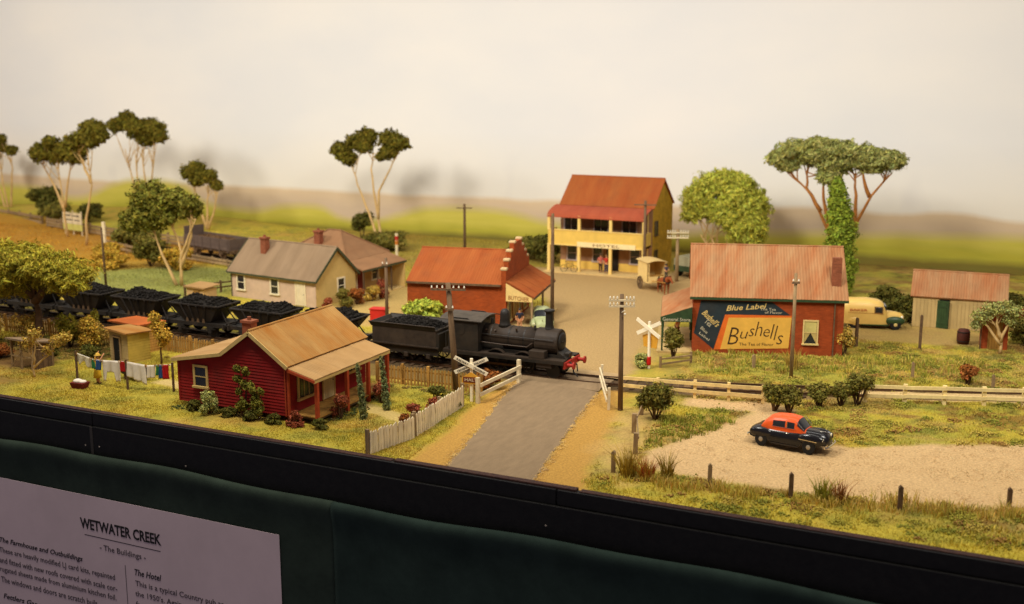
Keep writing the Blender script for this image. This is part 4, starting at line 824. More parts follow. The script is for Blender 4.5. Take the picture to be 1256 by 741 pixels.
RO = roof_m('orange_iron', srgb(190,108,58), srgb(176,92,48)); r = slab('roof', RO, o, [(-.2,-.25,2.02),(2.85,-.25,2.02),(2.85,2.05,1.92),(-.2,2.05,1.92)], .06); sheets(r, (-.2,-.25,2.02), (2.85,-.25,2.02), (-.2,2.05,1.92), RO, .75); box_obj('window_dark_panel', DKI, o, .3,.85,-.035,-.004,.9,1.6)  # near-black panel on the wall paints the shade inside the window
o = empty('chicken_coop', (-37.0,5.2,0), R(-8), 'open lean-to of grey posts with sagging tin roof at the far left', 'coop')
for x,y,h_ in ((0,0,1.8),(1.1,-.1,1.75),(1.9,.1,1.8),(0,1.5,1.5),(1.9,1.5,1.5)): MB().box(x-.06,x+.06,y-.06,y+.06,-.05,h_).build('post', WOODG, o)
r = slab('roof', R_GREY, o, [(-.3,-.25,1.86),(2.15,-.25,1.9),(2.15,1.8,1.5),(-.3,1.8,1.5)], .05); sheets(r, (-.3,-.25,1.86), (2.15,-.25,1.9), (-.3,1.8,1.5), R_GREY, .8)
for i in range(6): box_obj('back_board', WOODB, o, -.05+i*.34,.26+i*.34,1.5,1.54,0,1.42)
for i in range(4): box_obj('side_board', WOODD, o, 1.9,1.94,.15+i*.34,.46+i*.34,0,1.4)
MB().bar((.35,-.45,-.02),(1.2,-.15,1.15),.05,.05).build('prop', WOODG, o); MB().bar((0,-.03,.75),(1.9,.0,.8),.05,.08).build('rail', WOODG, o)
o = empty('lineside_hut', (-42.3,27.2,0), R(-8), 'small low platelayers hut with pale tin roof on the lawn behind the wagons', 'hut')
box_obj('wall', mat('hut_wall', srgb(190,160,120), .9), o, 0,2.0,0,1.4,0,1.0); r = slab('roof', R_PALE, o, [(-.2,-.2,1.12),(2.2,-.2,1.12),(2.2,1.6,1.25),(-.2,1.6,1.25)], .06); sheets(r, (-.2,-.2,1.12), (2.2,-.2,1.12), (-.2,1.6,1.25), R_PALE, .8); door(o, (1.2,-.005,.02), 0, .5, .8, WOODB, WOODB, 3)

# ------------------------------------------------------------------ railway vehicles (local x along the track, z up from rail top)
RT = .2
def wheel_mb(r, w=.12, spokes=0):
    mb = MB(); M = Matrix.Rotation(PI/2,4,'X')
    if spokes:
        mb.lathe([(r*.86,-w/2),(r,-w/2),(r,w/2),(r*.86,w/2)],24,M); mb.f = mb.f[:-2]; mb.lathe([(r*.2,-w*.6),(r*.2,w*.6)],12,M)
        n = 24; base = len(mb.v)
        for i in range(spokes): a = 2*PI*i/spokes; mb.bar((math.cos(a)*r*.15,0,math.sin(a)*r*.15),(math.cos(a)*r*.9,0,math.sin(a)*r*.9),.05,.05)
    else: mb.lathe([(r*1.06,w/2),(r*1.06,w*.3),(r,w*.3),(r,-w/2),(r*.82,-w/2),(r*.8,-w*.25),(r*.3,-w*.2),(r*.25,-w*.6)],20,M)
    return mb
def coal_heap(name, parent, x0, x1, y0, y1, z0, h, seed, n=900, s=.13):
    r = np.random.default_rng(seed); mb = MB(); k = 14; g = []
    for i in range(k+1):
        for j in range(k+1):
            u = i/k; v = j/k; e = min(1,4*u*(1-u)*1.5)*min(1,4*v*(1-v)*1.5); g.append((x0+(x1-x0)*u, y0+(y1-y0)*v, z0+h*e*(.7+.5*math.sin(u*7+seed)*math.sin(v*5+1)*.4+.15*r.random())))
    mb.add(g, [(i*(k+1)+j,(i+1)*(k+1)+j,(i+1)*(k+1)+j+1,i*(k+1)+j+1) for i in range(k) for j in range(k)])
    T = [(0,0,1),(.94,0,-.33),(-.47,.82,-.33),(-.47,-.82,-.33)]
    for q in range(n):
        p = g[r.integers(len(g))]; c = Vector(p)+Vector((r.uniform(-.12,.12),r.uniform(-.08,.08),r.uniform(0,.05))); M = Matrix.Translation(c) @ Matrix.Rotation(r.uniform(0,6),4,'Z') @ Matrix.Rotation(r.uniform(0,3),4,'X') @ Matrix.Diagonal((s*r.uniform(.5,1),s*r.uniform(.5,1),s*r.uniform(.4,.9),1))
        mb.add([(-.7,-.7,-.6),(.7,-.6,-.7),(.6,.7,-.6),(-.6,.6,-.5),(-.5,-.6,.6),(.6,-.5,.7),(.5,.5,.6),(-.6,.6,.7)], [(0,3,2,1),(4,5,6,7),(0,1,5,4),(1,2,6,5),(2,3,7,6),(3,0,4,7)], M)
    o = mb.build(name, COAL, parent); o['kind'] = 'stuff'; return o
def underframe(root, L, m, wb, wr=.46):
    for s in (-1,1): MB().box(-L/2,L/2,s*.98-.06,s*.98+.06,.72,.98).build('solebar', m, root)
    for s in (-1,1): box_obj('buffer_beam', m, root, s*L/2-.07, s*L/2+.07,-1.15,1.15,.66,1.02)
    for sx in (-1,1):
        for sy in (-1,1): MB().tube([(sx*L/2,sy*.85,.88),(sx*(L/2+.32),sy*.85,.88),(sx*(L/2+.32),sy*.85,.88),(sx*(L/2+.38),sy*.85,.88)],[.09,.09,.2,.2],10).build('buffer', m, root)
    box_obj('cross_deck', m, root, -L/2,L/2,-.92,.92,.9,.97)
    for x in (-wb/2,wb/2):
        ax = MB().tube([(x,-.85,wr),(x,.85,wr)],.06,8).build('axle', m, root)
        for sy in (-1,1): wheel_mb(wr).build('wheel', m, ax, (x,sy*.74,wr), (0,0,0 if sy < 0 else PI), smooth=False)
        for sy in (-1,1):
            g = MB(); g.prism([(x-.3,.75),(x-.12,.35),(x+.12,.35),(x+.3,.75)], sy*1.06-.03, sy*1.06+.03); g.box(x-.13,x+.13,sy*1.08-.08,sy*1.08+.08,wr-.13,wr+.13); g.build('axle_guard', m, root)
            sp_ = MB()
            for i in range(4): sp_.box(x-.45+i*.08,x+.45-i*.08,sy*1.07-.04,sy*1.07+.04,.62+i*.035-.05,.62+i*.035-.02)
            sp_.build('leaf_spring', m, root)
def hopper(seed):
    h = empty('coal_hopper_wagon', (0,0,0)); 
    underframe(h, 4.9, HOP, 2.6)
    z0, z1 = 1.0, 2.2; tx, ty, bx_, by_ = 2.15, 1.22, 1.15, .85; t = .06
    mb = MB(); O = lambda sx,sy,d,z: None
    outer_t = [(-tx,-ty,z1),(tx,-ty,z1),(tx,ty,z1),(-tx,ty,z1)]; outer_b = [(-bx_,-by_,z0),(bx_,-by_,z0),(bx_,by_,z0),(-bx_,by_,z0)]
    inner_t = [(-tx+t,-ty+t,z1),(tx-t,-ty+t,z1),(tx-t,ty-t,z1),(-tx+t,ty-t,z1)]; inner_b = [(-bx_,-by_+.1,z0+.1),(bx_,-by_+.1,z0+.1),(bx_,by_-.1,z0+.1),(-bx_,by_-.1,z0+.1)]
    F = [(4,5,1,0),(5,6,2,1),(6,7,3,2),(7,4,0,3),(0,1,9,8),(1,2,10,9),(2,3,11,10),(3,0,8,11),(8,9,13,12),(9,10,14,13),(10,11,15,14),(11,8,12,15),(7,6,5,4)]
    mb.add(outer_t+outer_b+inner_t+inner_b, F); mb.build('hopper_body', HOP, h)
    rim = MB()
    for p,q in zip(outer_t, outer_t[1:]+outer_t[:1]): rim.bar(Vector(p)+Vector((0,0,.03)),Vector(q)+Vector((0,0,.03)),.1,.09)
    rim.build('rim', HOP, h)
    for sy in (-1,1):
        for k in (-.62,-.2,.2,.62): MB().bar((bx_*k*1.0,sy*(by_+.04),z0),(tx*k*.8,sy*(ty+.05),z1-.02),.08,.1).build('rib', HOP, h); MB().prism([(bx_*k-.12,.98),(bx_*k+.12,.98),(bx_*k+.05,1.25),(bx_*k-.05,1.25)], sy*1.02-.02, sy*1.02+.02).build('bracket', SLEEP, h)
    for sx in (-1,1):
        MB().bar((sx*2.3,-.5,.97),(sx*1.75,-.35,1.75),.07,.07).build('stay', HOP, h); MB().bar((sx*2.3,.5,.97),(sx*1.75,.35,1.75),.07,.07).build('stay', HOP, h)
    coal_heap('coal_load', h, -tx+.15,tx-.15,-ty+.12,ty-.12,z1-.1,.55,seed,700)
    MB().bar((-1.3,-1.12,.5),(1.3,-1.12,.42),.04,.06).build('brake_lever', HOP, h)
    return h
hl = {-47.9:'coal hopper wagon furthest left, mostly behind the olive tree', -42.6:'coal hopper wagon second from the left, beside the olive tree', -37.3:'coal hopper wagon between the orange roofed shed and the lawn', -31.95:'coal hopper wagon behind the picket fence left of the red cottage', -26.6:'coal hopper wagon seen over the tan roof in front of the cream cottage', -21.3:'coal hopper wagon coupled to the tender, mostly hidden by the red cottage', -53.2:'coal hopper wagon cut off by the left edge'}
for i,(x,l) in enumerate(hl.items()):
    w = hopper(i+1); w.location = (x,17.3,RT); tag(w, l, 'wagon', 'coal hopper wagons of the train')
def open_wagon():
    G = mat('wagon_grey', srgb(96,82,80), .85, .2, 2, rnd=.12, dirt=.2); w = empty('open_wagon', (-54.6,45.75,RT), math.atan2(-2.1,8.1), 'grey open goods wagon with high end standing on the back siding', 'wagon')
    underframe(w, 7.6, WOODD, 4.2); box_obj('floor', G, w, -3.7,3.7,-1.15,1.15,.98,1.08)
    for sy in (-1,1):
        for i in range(4): box_obj('side_plank', G, w, -3.7,3.7,sy*1.17-.03,sy*1.17+.03,1.0+i*.28,1.27+i*.28)
        for x in np.linspace(-3.5,3.5,6): box_obj('stanchion', G, w, x-.05,x+.05,sy*1.23-.03,sy*1.23+.03,.8,2.1)
    for i in range(7): box_obj('end_plank', G, w, -3.79,-3.72,-1.18,1.18,1.0+i*.27,1.26+i*.27)
    for i in range(4): box_obj('end_plank', G, w, 3.72,3.79,-1.18,1.18,1.0+i*.28,1.27+i*.28)
    m = coal_heap('load', w, -3.6,3.6,-1.1,1.1,1.7,.35,40,150); m.data.materials.clear(); m.data.materials.append(mat('brown_load', srgb(96,72,48), .95, .4, 2, bump=.5, bscale=6))
open_wagon()

def locomotive():
    e = empty('steam_locomotive', (-8.4,17.3,RT), 0, 'weathered black steam locomotive with tall chimney and red buffer beam at the crossing', 'locomotive')
    zc, rb = 2.02, .72
    # x local: world = x-8.4 ; front at +4.2
    bo = MB().tube([(-1.5,0,zc),(2.0,0,zc)], rb, 28).build('boiler', LOCOB, e, smooth=True)
    for x in (-.9,.3,1.3): MB().tube([(x-.04,0,zc),(x+.04,0,zc)], rb+.015, 28).build('boiler_band', LOCO, bo)
    M = Matrix.Rotation(PI/2,4,'Y')
    MB().tube([(2.0,0,zc),(2.05,0,zc),(3.45,0,zc),(3.5,0,zc)], [rb,rb+.07,rb+.07,rb+.03], 28).build('smokebox', LOCOB, e, smooth=False)
    d = MB().lathe([(.6,0),(.58,.06),(.4,.12),(.15,.15),(.0,.155)],24,Matrix.Translation((3.5,0,zc)) @ M).build('smokebox_door', LOCO, e, smooth=True)
    MB().bar((3.68,0,zc),(3.68,-.3,zc+.12),.04,.04).bar((3.66,0,zc),(3.66,.25,zc+.2),.04,.04).build('door_handle', LOCO, d)
    MB().lathe([(.34,0),(.27,.1),(.24,.3),(.23,1.0),(.25,1.08),(.32,1.12),(.33,1.2),(.28,1.24),(.2,1.24)],20,Matrix.Translation((2.7,0,zc+rb-.03))).build('chimney', LOCO, e, smooth=True)
    MB().lathe([(.42,0),(.34,.12),(.31,.4),(.3,.75),(.26,.92),(.16,1.04),(.03,1.08)],20,Matrix.Translation((-.25,0,zc+rb-.06))).build('dome', LOCO, e, smooth=True)
    MB().tube([(1.9,-.3,zc+rb-.05),(1.9,-.3,zc+rb+.2)],.07,8).build('valve', MATS['iron'], e); MB().tube([(-1.1,0,zc+rb),(-1.1,0,zc+rb+.35)],.1,8).build('safety_valve', LOCO, e)
    MB().box(-1.55,-.1,-.62,.62,1.2,2.2).build('firebox', LOCO, e, bevel=.08)
    # handrail
    for sy in (-1,1): MB().tube([(-1.4,sy*.8,2.25),(3.3,sy*.84,2.25)],.022,6).build('handrail', MATS['iron'], e)
    # running board and valance
    for sy in (-1,1):
        box_obj('running_board', LOCOB, e, -3.9,4.15,sy*.95-.32,sy*.95+.32,1.1,1.17); box_obj('valance', LOCO, e, -3.9,4.15,sy*1.26-.02,sy*1.26+.02,.92,1.1)
        for x,r in ((-2.2,.6),(-.4,.6),(1.4,.6)):
            sp = MB(); n = 12
            for i in range(n): a0 = PI*i/n; a1 = PI*(i+1)/n; sp.add([(x+math.cos(a)*r*q,y,1.0+math.sin(a)*r*q*.72) for q in (.92,1.0) for a in (a0,a1) for y in (sy*.72,sy*1.0)], [(4,5,7,6),(0,2,3,1),(0,4,6,2),(1,3,7,5)])
            sp.build('splasher', LOCOB, e); w = wheel_mb(.68,.13,12).build('driving_wheel', LOCO, e, (x,sy*.74,.68))
        MB().bar((-2.2,sy*.9,.5),(1.4,sy*.9,.5),.05,.12).build('coupling_rod', RAILM, e)
        MB().box(2.35,3.35,sy*.98-.2,sy*.98+.2,.62,1.08).build('cylinder_block', LOCOB, e, bevel=.04)
        wheel_mb(.42,.12).build('leading_wheel', LOCO, e, (3.3,sy*.74,.42)); box_obj('sand_box', LOCOB, e, 1.9,2.9,sy*.95-.28,sy*.95+.28,1.17,1.62,bevel=.03)
        box_obj('step', LOCO, e, -3.3,-2.9,sy*1.2-.1,sy*1.2+.1,.35,.4); MB().tube([(-3.7,sy*1.22,1.1),(-3.7,sy*1.22,2.3)],.025,6).build('grab_rail', MATS['iron'], e)
    MB().box(-3.6,3.9,-.62,.62,.4,1.35).build('frame', LOCO, e)
    # cab
    for sy in (-1,1):
        cs = MB().prism([(-3.55,.95),(-1.5,.95),(-1.5,3.0),(-2.0,3.05),(-2.2,3.2),(-3.15,3.2),(-3.2,2.3),(-3.55,2.15)], sy*1.18-.03, sy*1.18+.03).build('cab_side', LOCO, e)
        MB().lathe([(.27,-.045),(.27,.045)],20,Matrix.Translation((-2.72,sy*1.18,2.45)) @ Matrix.Rotation(PI/2,4,'X')).build('round_window', mat('orange_lit_plate', srgb(190,104,70), .35, .15, 3), cs)  # orange plate: the lit view through the round opening is painted on
        MB().lathe([(.27,-.05),(.33,-.05),(.33,.05),(.27,.05)],20,Matrix.Translation((-2.72,sy*1.18,2.45)) @ Matrix.Rotation(PI/2,4,'X')).build('window_ring', LOCO, cs)
    box_obj('cab_front', LOCO, e, -1.56,-1.5,-1.15,1.15,1.0,3.1)
    V=[]; n = 10; xa, xb = -4.1,-1.2
    for x in (xa,xb):
        for i in range(n+1): t_ = -1+2*i/n; V.append((x,t_*1.32,3.08+.22*(1-t_*t_)))
    V += [(x,y,z-.05) for x,y,z in V]; k = n+1; F=[]
    for i in range(n): F += [(i,i+1,k+i+1,k+i),(2*k+i+1,2*k+i,3*k+i,3*k+i+1),(i,2*k+i,2*k+i+1,i+1),(k+i+1,3*k+i+1,3*k+i,k+i)]
    F += [(0,k,3*k,2*k),(n,2*k+n,3*k+n,k+n)]; MB().add(V,F).build('cab_roof', mat('cab_roof', (.07,.06,.055), .7, .3, 2, dirt=.3), e)
    for sy in (-1,1):
        MB().tube([(-1.5,sy*.86,1.75),(-.2,sy*.82,1.7),(1.6,sy*.82,1.7),(1.9,sy*.7,1.95)],.035,6).build('feed_pipe', mat('pipe_brown', (.06,.04,.03), .5), e); MB().tube([(1.95,sy*.9,1.2),(1.9,sy*.86,.7),(1.75,sy*.8,.25)],.025,6).build('sand_pipe', LOCO, e)
        for x in (-1.2,-.6): MB().tube([(x,sy*.58,2.45),(x,sy*.68,2.52)],.05,8).build('washout_plug', MATS['pipe_brown'], e)
    MB().tube([(-1.45,.25,2.9),(-1.45,.25,3.25)],.04,8).build('whistle', MATS['pipe_brown'], e); MB().tube([(.8,-.55,2.55),(.8,-.62,2.75)],.06,8).build('clack_valve', MATS['pipe_brown'], e)
    for x in np.linspace(2.15,3.35,9):
        for a in (R(25),R(155)): MB().ball((x,math.cos(a)*(rb+.07),zc+math.sin(a)*(rb+.07)),.02,6,4).build('rivet', LOCO, e)
    # front end
    bb = box_obj('buffer_beam', BUFRED, e, 4.1,4.24,-1.2,1.2,.68,1.08, bevel=.02)
    for sy in (-1,1): MB().tube([(4.24,sy*.86,.88),(4.6,sy*.86,.88),(4.62,sy*.86,.88),(4.7,sy*.86,.88)],[.12,.1,.22,.22],14).build('buffer', BUFRED, e)
    MB().bar((4.24,0,.8),(4.5,0,.78),.08,.1).bar((4.5,0,.8),(4.55,0,.35),.06,.06).build('coupling', MATS['iron'], e)
    MB().tube([(4.25,-.5,1.0),(4.45,-.5,.8),(4.5,-.5,.4),(4.75,-.45,.15)],.045,6).build('brake_hose', MATS['iron'], e)
    MB().box(3.75,4.1,-.3,.3,1.17,1.45).build('lamp_bracket', LOCO, e, bevel=.05); MB().prism([(3.5,1.17),(4.1,1.17),(3.5,1.6)],-.65,.65).build('front_plate', LOCO, e)
    # tender
    t = empty('locomotive_tender', (-15.0,17.3,RT), 0, 'black coal tender coupled behind the steam locomotive', 'tender')
    box_obj('frame', LOCO, t, -2.55,2.35,-1.15,1.15,.82,1.12)
    for sy in (-1,1): box_obj('footplate_edge', LOCOB, t, -2.6,2.4,sy*1.28-.06,sy*1.28+.06,1.08,1.16)
    MB().box(-2.45,2.2,-1.22,1.22,1.12,2.2).build('tank', LOCOB, t, bevel=.05)
    fl = MB(); P0 = [(-2.48,-1.24),(2.2,-1.24),(2.2,1.24),(-2.48,1.24)]; P1 = [(-2.6,-1.36),(2.2,-1.36),(2.2,1.36),(-2.6,1.36)]
    fl.add([(x,y,2.14) for x,y in P0]+[(x,y,2.42) for x,y in P1]+[(x*.985,y*.97,2.42) for x,y in P1]+[(x*.97,y*.95,2.2) for x,y in P0], [(0,1,5,4),(2,3,7,6),(3,0,4,7),(4,5,9,8),(6,7,11,10),(7,4,8,11),(8,9,13,12),(10,11,15,14),(11,8,12,15)]); fl.build('flared_coping', LOCO, t)
    for sy in (-1,1): MB().tube([(-2.6,sy*1.35,2.44),(2.2,sy*1.35,2.44)],.035,6).build('coping_bead', LOCOB, t)
    coal_heap('coal_load', t, -2.0,2.0,-1.05,1.05,2.15,.4,77,800,.13)
    for x in (-1.6,0,1.6):
        for sy in (-1,1):
            wheel_mb(.5,.12,8).build('wheel', LOCO, t, (x,sy*.74,.5)); MB().box(x-.14,x+.14,sy*1.18-.06,sy*1.18+.1,.36,.66).build('axle_box', LOCOB, t, bevel=.03)
            sp_ = MB()
            for i in range(4): sp_.box(x-.5+i*.09,x+.5-i*.09,sy*1.2-.05,sy*1.2+.05,.95+i*.04,.985+i*.04)
            sp_.build('leaf_spring', LOCOB, t)
    for sy in (-1,1): MB().bar((-2.5,sy*1.14,.75),(2.3,sy*1.14,.75),.06,.34).build('side_frame', LOCO, t)
    box_obj('buffer_beam', LOCO, t, -2.68,-2.56,-1.2,1.2,.68,1.05); box_obj('front_locker', LOCO, t, 2.0,2.4,-1.2,1.2,1.12,2.0)
    for sy in (-1,1): MB().tube([(-2.68,sy*.86,.88),(-3.0,sy*.86,.88),(-3.0,sy*.86,.88),(-3.08,sy*.86,.88)],[.1,.1,.2,.2],12).build('buffer', LOCO, t)
locomotive()

# ------------------------------------------------------------------ road vehicles
def loft(stations, n=18, ex=2.6):
    """stations (x, half width, z bottom, z top) -> grid of points; ring runs from the right sill over the top to the left sill"""
    G = []
    for x,hw,zb,zt in stations:
        row = []
        for j in range(n+1):
            a = PI*j/n; c, s_ = math.cos(a), math.sin(a)
            row.append((x, -hw*math.copysign(abs(c)**(2/ex), c), zb+(zt-zb)*abs(s_)**(2/ex)))
        G.append(row)
    return G
def loft_parts(G, key):
    out = {}
    n = len(G[0])
    for i in range(len(G)-1):
        for j in range(n-1):
            k = key(i,j); mb = out.setdefault(k, MB()); mb.add([G[i][j],G[i][j+1],G[i+1][j+1],G[i+1][j]], [(0,1,2,3)])
    return out
def merge(o):
    import bmesh
    bm = bmesh.new(); bm.from_mesh(o.data); bmesh.ops.remove_doubles(bm, verts=bm.verts, dist=.0005); bmesh.ops.recalc_face_normals(bm, faces=bm.faces); bm.to_mesh(o.data); bm.free()
    o.data.polygons.foreach_set('use_smooth', [True]*len(o.data.polygons)); return o
def endcap(mb, row, flip): mb.add(row, [tuple(range(len(row))) if not flip else tuple(range(len(row)-1,-1,-1))])
CHROME = mat('chrome', (.75,.74,.72), .18, .1, 5, metal=1); TYRE = mat('tyre', (.015,.015,.015), .8, .2, 5); HUBS = mat('hub_silver', srgb(170,164,156), .4, .1, 4, metal=.4); LAMPG = mat('lamp_glass', srgb(235,230,210), .15, .05, 3, spec=.6)
def road_wheel(parent, x, y, r, hub):
    s = -1 if y < 0 else 1; M = Matrix.Rotation(PI/2,4,'X')
    o = empty('wheel', (x,y,r)); o.parent = parent
    MB().lathe([(r*.6,-.09),(r*.93,-.09),(r,-.05),(r,.05),(r*.93,.09),(r*.6,.09)],22,M).build('tyre', TYRE, o, smooth=False)
    MB().lathe([(r*.62,.0),(r*.6,.085),(r*.45,.06),(r*.3,.1),(.02,.12)],18,Matrix.Rotation(PI/2 if s < 0 else -PI/2,4,'X')).build('hub', hub, o, smooth=True)
def sedan(name, loc, rz, label, body, top, hub=HUBS, chrome=True):
    c = empty(name, loc, rz, label, 'car')
    low = [(-2.2,.4,.44,.62),(-2.12,.6,.4,.76),(-1.85,.72,.37,.88),(-1.4,.77,.36,.97),(-.9,.8,.34,1.02),(0,.81,.34,1.03),(.6,.8,.34,1.04),(.95,.72,.35,1.05),(1.3,.6,.37,1.04),(1.75,.5,.4,.99),(2.05,.44,.42,.92),(2.2,.36,.46,.76)]
    G = loft(low,18,3.0); p = loft_parts(G, lambda i,j: 'b')['b']; endcap(p,G[0],True); endcap(p,G[-1],False); merge(p.build('body', body, c))
    cab = [(-1.55,.46,.8,.95),(-1.38,.56,.8,1.18),(-1.12,.63,.8,1.4),(-.8,.66,.8,1.51),(-.62,.665,.8,1.53),(-.1,.67,.8,1.57),(.0,.67,.8,1.57),(.42,.65,.8,1.53),(.55,.64,.8,1.48),(.95,.6,.8,1.08),(1.02,.59,.8,1.0)]
    G = loft(cab,20,3.4)
    def key(i,j):
        side = 1 <= j <= 3 or 16 <= j <= 18
        if side and i in (3,4): return 'rear_window'
        if side and i in (6,): return 'front_window'
        if i == 8 and 3 <= j <= 16: return 'windscreen'
        if i in (1,) and 8 <= j <= 11: return 'back_window'
        return 'roof'
    for k,mb in loft_parts(G,key).items(): merge(mb.build(k, top if k == 'roof' else GLASS, c))
    for sy in (-1,1):
        ff = MB().ball((1.36,sy*.64,.68),(.8,.2,.3),16,10); ff.build('front_fender', body, c, smooth=True); MB().ball((-1.42,sy*.68,.64),(.68,.18,.28),16,10).build('rear_fender', body, c, smooth=True)
        MB().ball((2.02,sy*.63,.72),(.08,.11,.11),12,8).build('headlight', LAMPG, c, smooth=True); box_obj('running_board', body, c, -.8,.75,sy*.82-.06,sy*.82+.04,.25,.32)
        if chrome: MB().bar((.75,sy*.865,.7),(1.75,sy*.85,.66),.015,.03).build('side_trim', CHROME, c); MB().tube([(-.82,sy*.69,1.07),(.5,sy*.685,1.07)],.014,5).build('window_trim', CHROME, c); MB().tube([(.52,sy*.645,1.44),(.93,sy*.61,1.08)],.018,5).build('screen_pillar', CHROME, c); MB().tube([(.02,sy*.685,1.08),(.02,sy*.67,1.36)],.016,5).build('quarter_pillar', CHROME, c)
        MB().ball((.1,sy*.845,.85),(.07,.02,.02),8,6).build('door_handle', CHROME, c)
        for x in (-1.38,1.3): road_wheel(c,x,sy*.74,.35,hub)
    g = MB()
    for i in range(5): g.bar((2.2-.02*i,-.42+.03*i,.42+.075*i),(2.2-.02*i,.42-.03*i,.42+.075*i),.05,.035)
    g.build('grille', CHROME, c)
    for x,w_ in ((2.3,.78),(-2.28,.72)): MB().tube([(x-.12*math.copysign(1,x),-w_,.42),(x,-w_*.7,.42),(x,w_*.7,.42),(x-.12*math.copysign(1,x),w_,.42)],.05,8).build('bumper', CHROME, c)
    MB().ball((1.9,0,.98),(.3,.03,.05),8,6).build('bonnet_ornament', CHROME, c)
    return c
CARB = mat('black_gloss', (.009,.009,.012), .2, .2, 3, spec=.5, dirt=.06); CARR = mat('orange_red_gloss', srgb(240,98,38), .35, .08, 3, spec=.4, dirt=.05)
sedan('sedan_car', (10.25,10.15,.02), R(-9), 'shiny black sedan with an orange red roof parked on the sandy drive', CARB, CARR).scale = (.89,.94,1.02)
sedan('sedan_car', (-11.6,29.6,.0), R(-65), 'pale green sedan half hidden behind the locomotive chimney', mat('pale_green_gloss', srgb(164,176,140), .4, .08, 3), MATS['pale_green_gloss'], HUBS, False)
def van():
    CV = mat('van_cream', srgb(226,192,112), .4, .06, 2, spec=.4); GV = mat('van_green', srgb(46,72,44), .4, .1, 3, spec=.4); CH = mat('hub_cream', srgb(226,204,140), .5, .05, 3)
    c = empty('delivery_van', (10.0,40.3,0), R(14), 'cream delivery van with green mudguards parked behind the brick store', 'van')
    bod = [(-2.3,.7,.4,1.6),(-2.22,.82,.38,1.95),(-1.8,.88,.36,2.1),(-.6,.9,.36,2.14),(.2,.88,.36,2.06),(.55,.82,.36,1.9),(.75,.76,.36,1.55),(.85,.7,.36,1.25)]
    G = loft(bod,20,4.0)
    key = lambda i,j: 'cab_window' if (i in (3,) and False) else 'body'
    p = loft_parts(G,key)['body']; endcap(p,G[0],True); endcap(p,G[-1],False); merge(p.build('body', CV, c))
    bn = [(.7,.66,.45,1.28),(1.0,.58,.42,1.26),(1.5,.5,.42,1.2),(1.9,.42,.45,1.1),(2.05,.34,.5,.95)]
    G = loft(bn,16,3.0); p = loft_parts(G,lambda i,j:'b')['b']; endcap(p,G[-1],False); merge(p.build('bonnet', CV, c))
    for sy in (-1,1):
        w_ = MB().box(-.0,.48,sy*.885-.02,sy*.885+.02,1.22,1.62).build('cab_window', GLASS, c, bevel=.02)
        MB().box(-.06,.54,sy*.88-.02,sy*.88+.02,1.17,1.67).build('window_surround', mat('van_surround_brown', srgb(120,92,50), .6), c)  # brown surround, darker than the cream body
        MB().ball((1.42,sy*.66,.62),(.68,.2,.34),16,10).build('front_mudguard', GV, c, smooth=True); MB().ball((-1.4,sy*.8,.6),(.55,.13,.32),16,10).build('rear_mudguard', CV, c, smooth=True)
        box_obj('running_board', GV, c, -.9,.95,sy*.86-.08,sy*.86+.08,.3,.37); MB().ball((1.88,sy*.58,.9),(.1,.12,.12),10,8).build('headlight', LAMPG, c, smooth=True)
        for x in (-1.4,1.45): road_wheel(c,x,sy*.74,.38,CH)
        MB().bar((-1.9,sy*.915,1.2),(.6,sy*.9,1.17),.01,.02).build('trim_line', mat('van_line', srgb(170,110,60), .6), c)
    text('BAKER', mat('van_letter', srgb(180,70,40), .6), c, (-1.75,-.925,1.32), 1.2, .16); text('HOTEL', MATS['van_letter'], c, (-.6,-.925,.95), .5, .1) if False else None
    g = MB()
    for i in range(6): g.bar((2.08,-.25,.5+i*.08),(2.08,.25,.5+i*.08),.03,.03)
    g.build('grille', CHROME, c); MB().tube([(2.25,-.75,.45),(2.3,-.5,.45),(2.3,.5,.45),(2.25,.75,.45)],.05,8).build('bumper', CHROME, c); MB().box(.56,.8,-.62,.62,1.3,1.72,Matrix.Identity(4)).build('windscreen', GLASS, c, bevel=.03)
van()
def truck():
    GV = mat('truck_green', srgb(52,68,48), .5, .12, 3); c = empty('green_truck', (-8.0,56.6,0), R(70), 'dark green truck with grey canvas cover half hidden beside the hotel', 'truck')
    G = loft([(.6,.75,.5,1.5),(.7,.8,.45,1.75),(1.4,.78,.45,1.8),(1.6,.72,.45,1.4),(1.75,.6,.5,1.15),(2.5,.5,.5,1.05),(2.6,.4,.55,.9)],16,3.4); p = loft_parts(G,lambda i,j:'b')['b']; endcap(p,G[0],True); endcap(p,G[-1],False); merge(p.build('cab', GV, c))
    box_obj('tray', GV, c, -2.2,.55,-.9,.9,.6,1.1); MB().prism([(-.9,1.1),(-.9,1.7),(-.6,1.95),(.6,1.95),(.9,1.7),(.9,1.1)],-2.15,.5,Matrix(((0,1,0,0),(1,0,0,0),(0,0,1,0),(0,0,0,1)))).build('canvas_cover', mat('canvas', srgb(150,148,128), .9, .1, 2), c)
    for sy in (-1,1):
        for x in (-1.4,1.9): road_wheel(c,x,sy*.72,.4,HUBS)
        MB().ball((1.9,sy*.68,.62),(.6,.18,.3),14,8).build('mudguard', GV, c, smooth=True); box_obj('side_window', GLASS, c, .85,1.3,sy*.79-.02,sy*.79+.02,1.25,1.6)
truck()

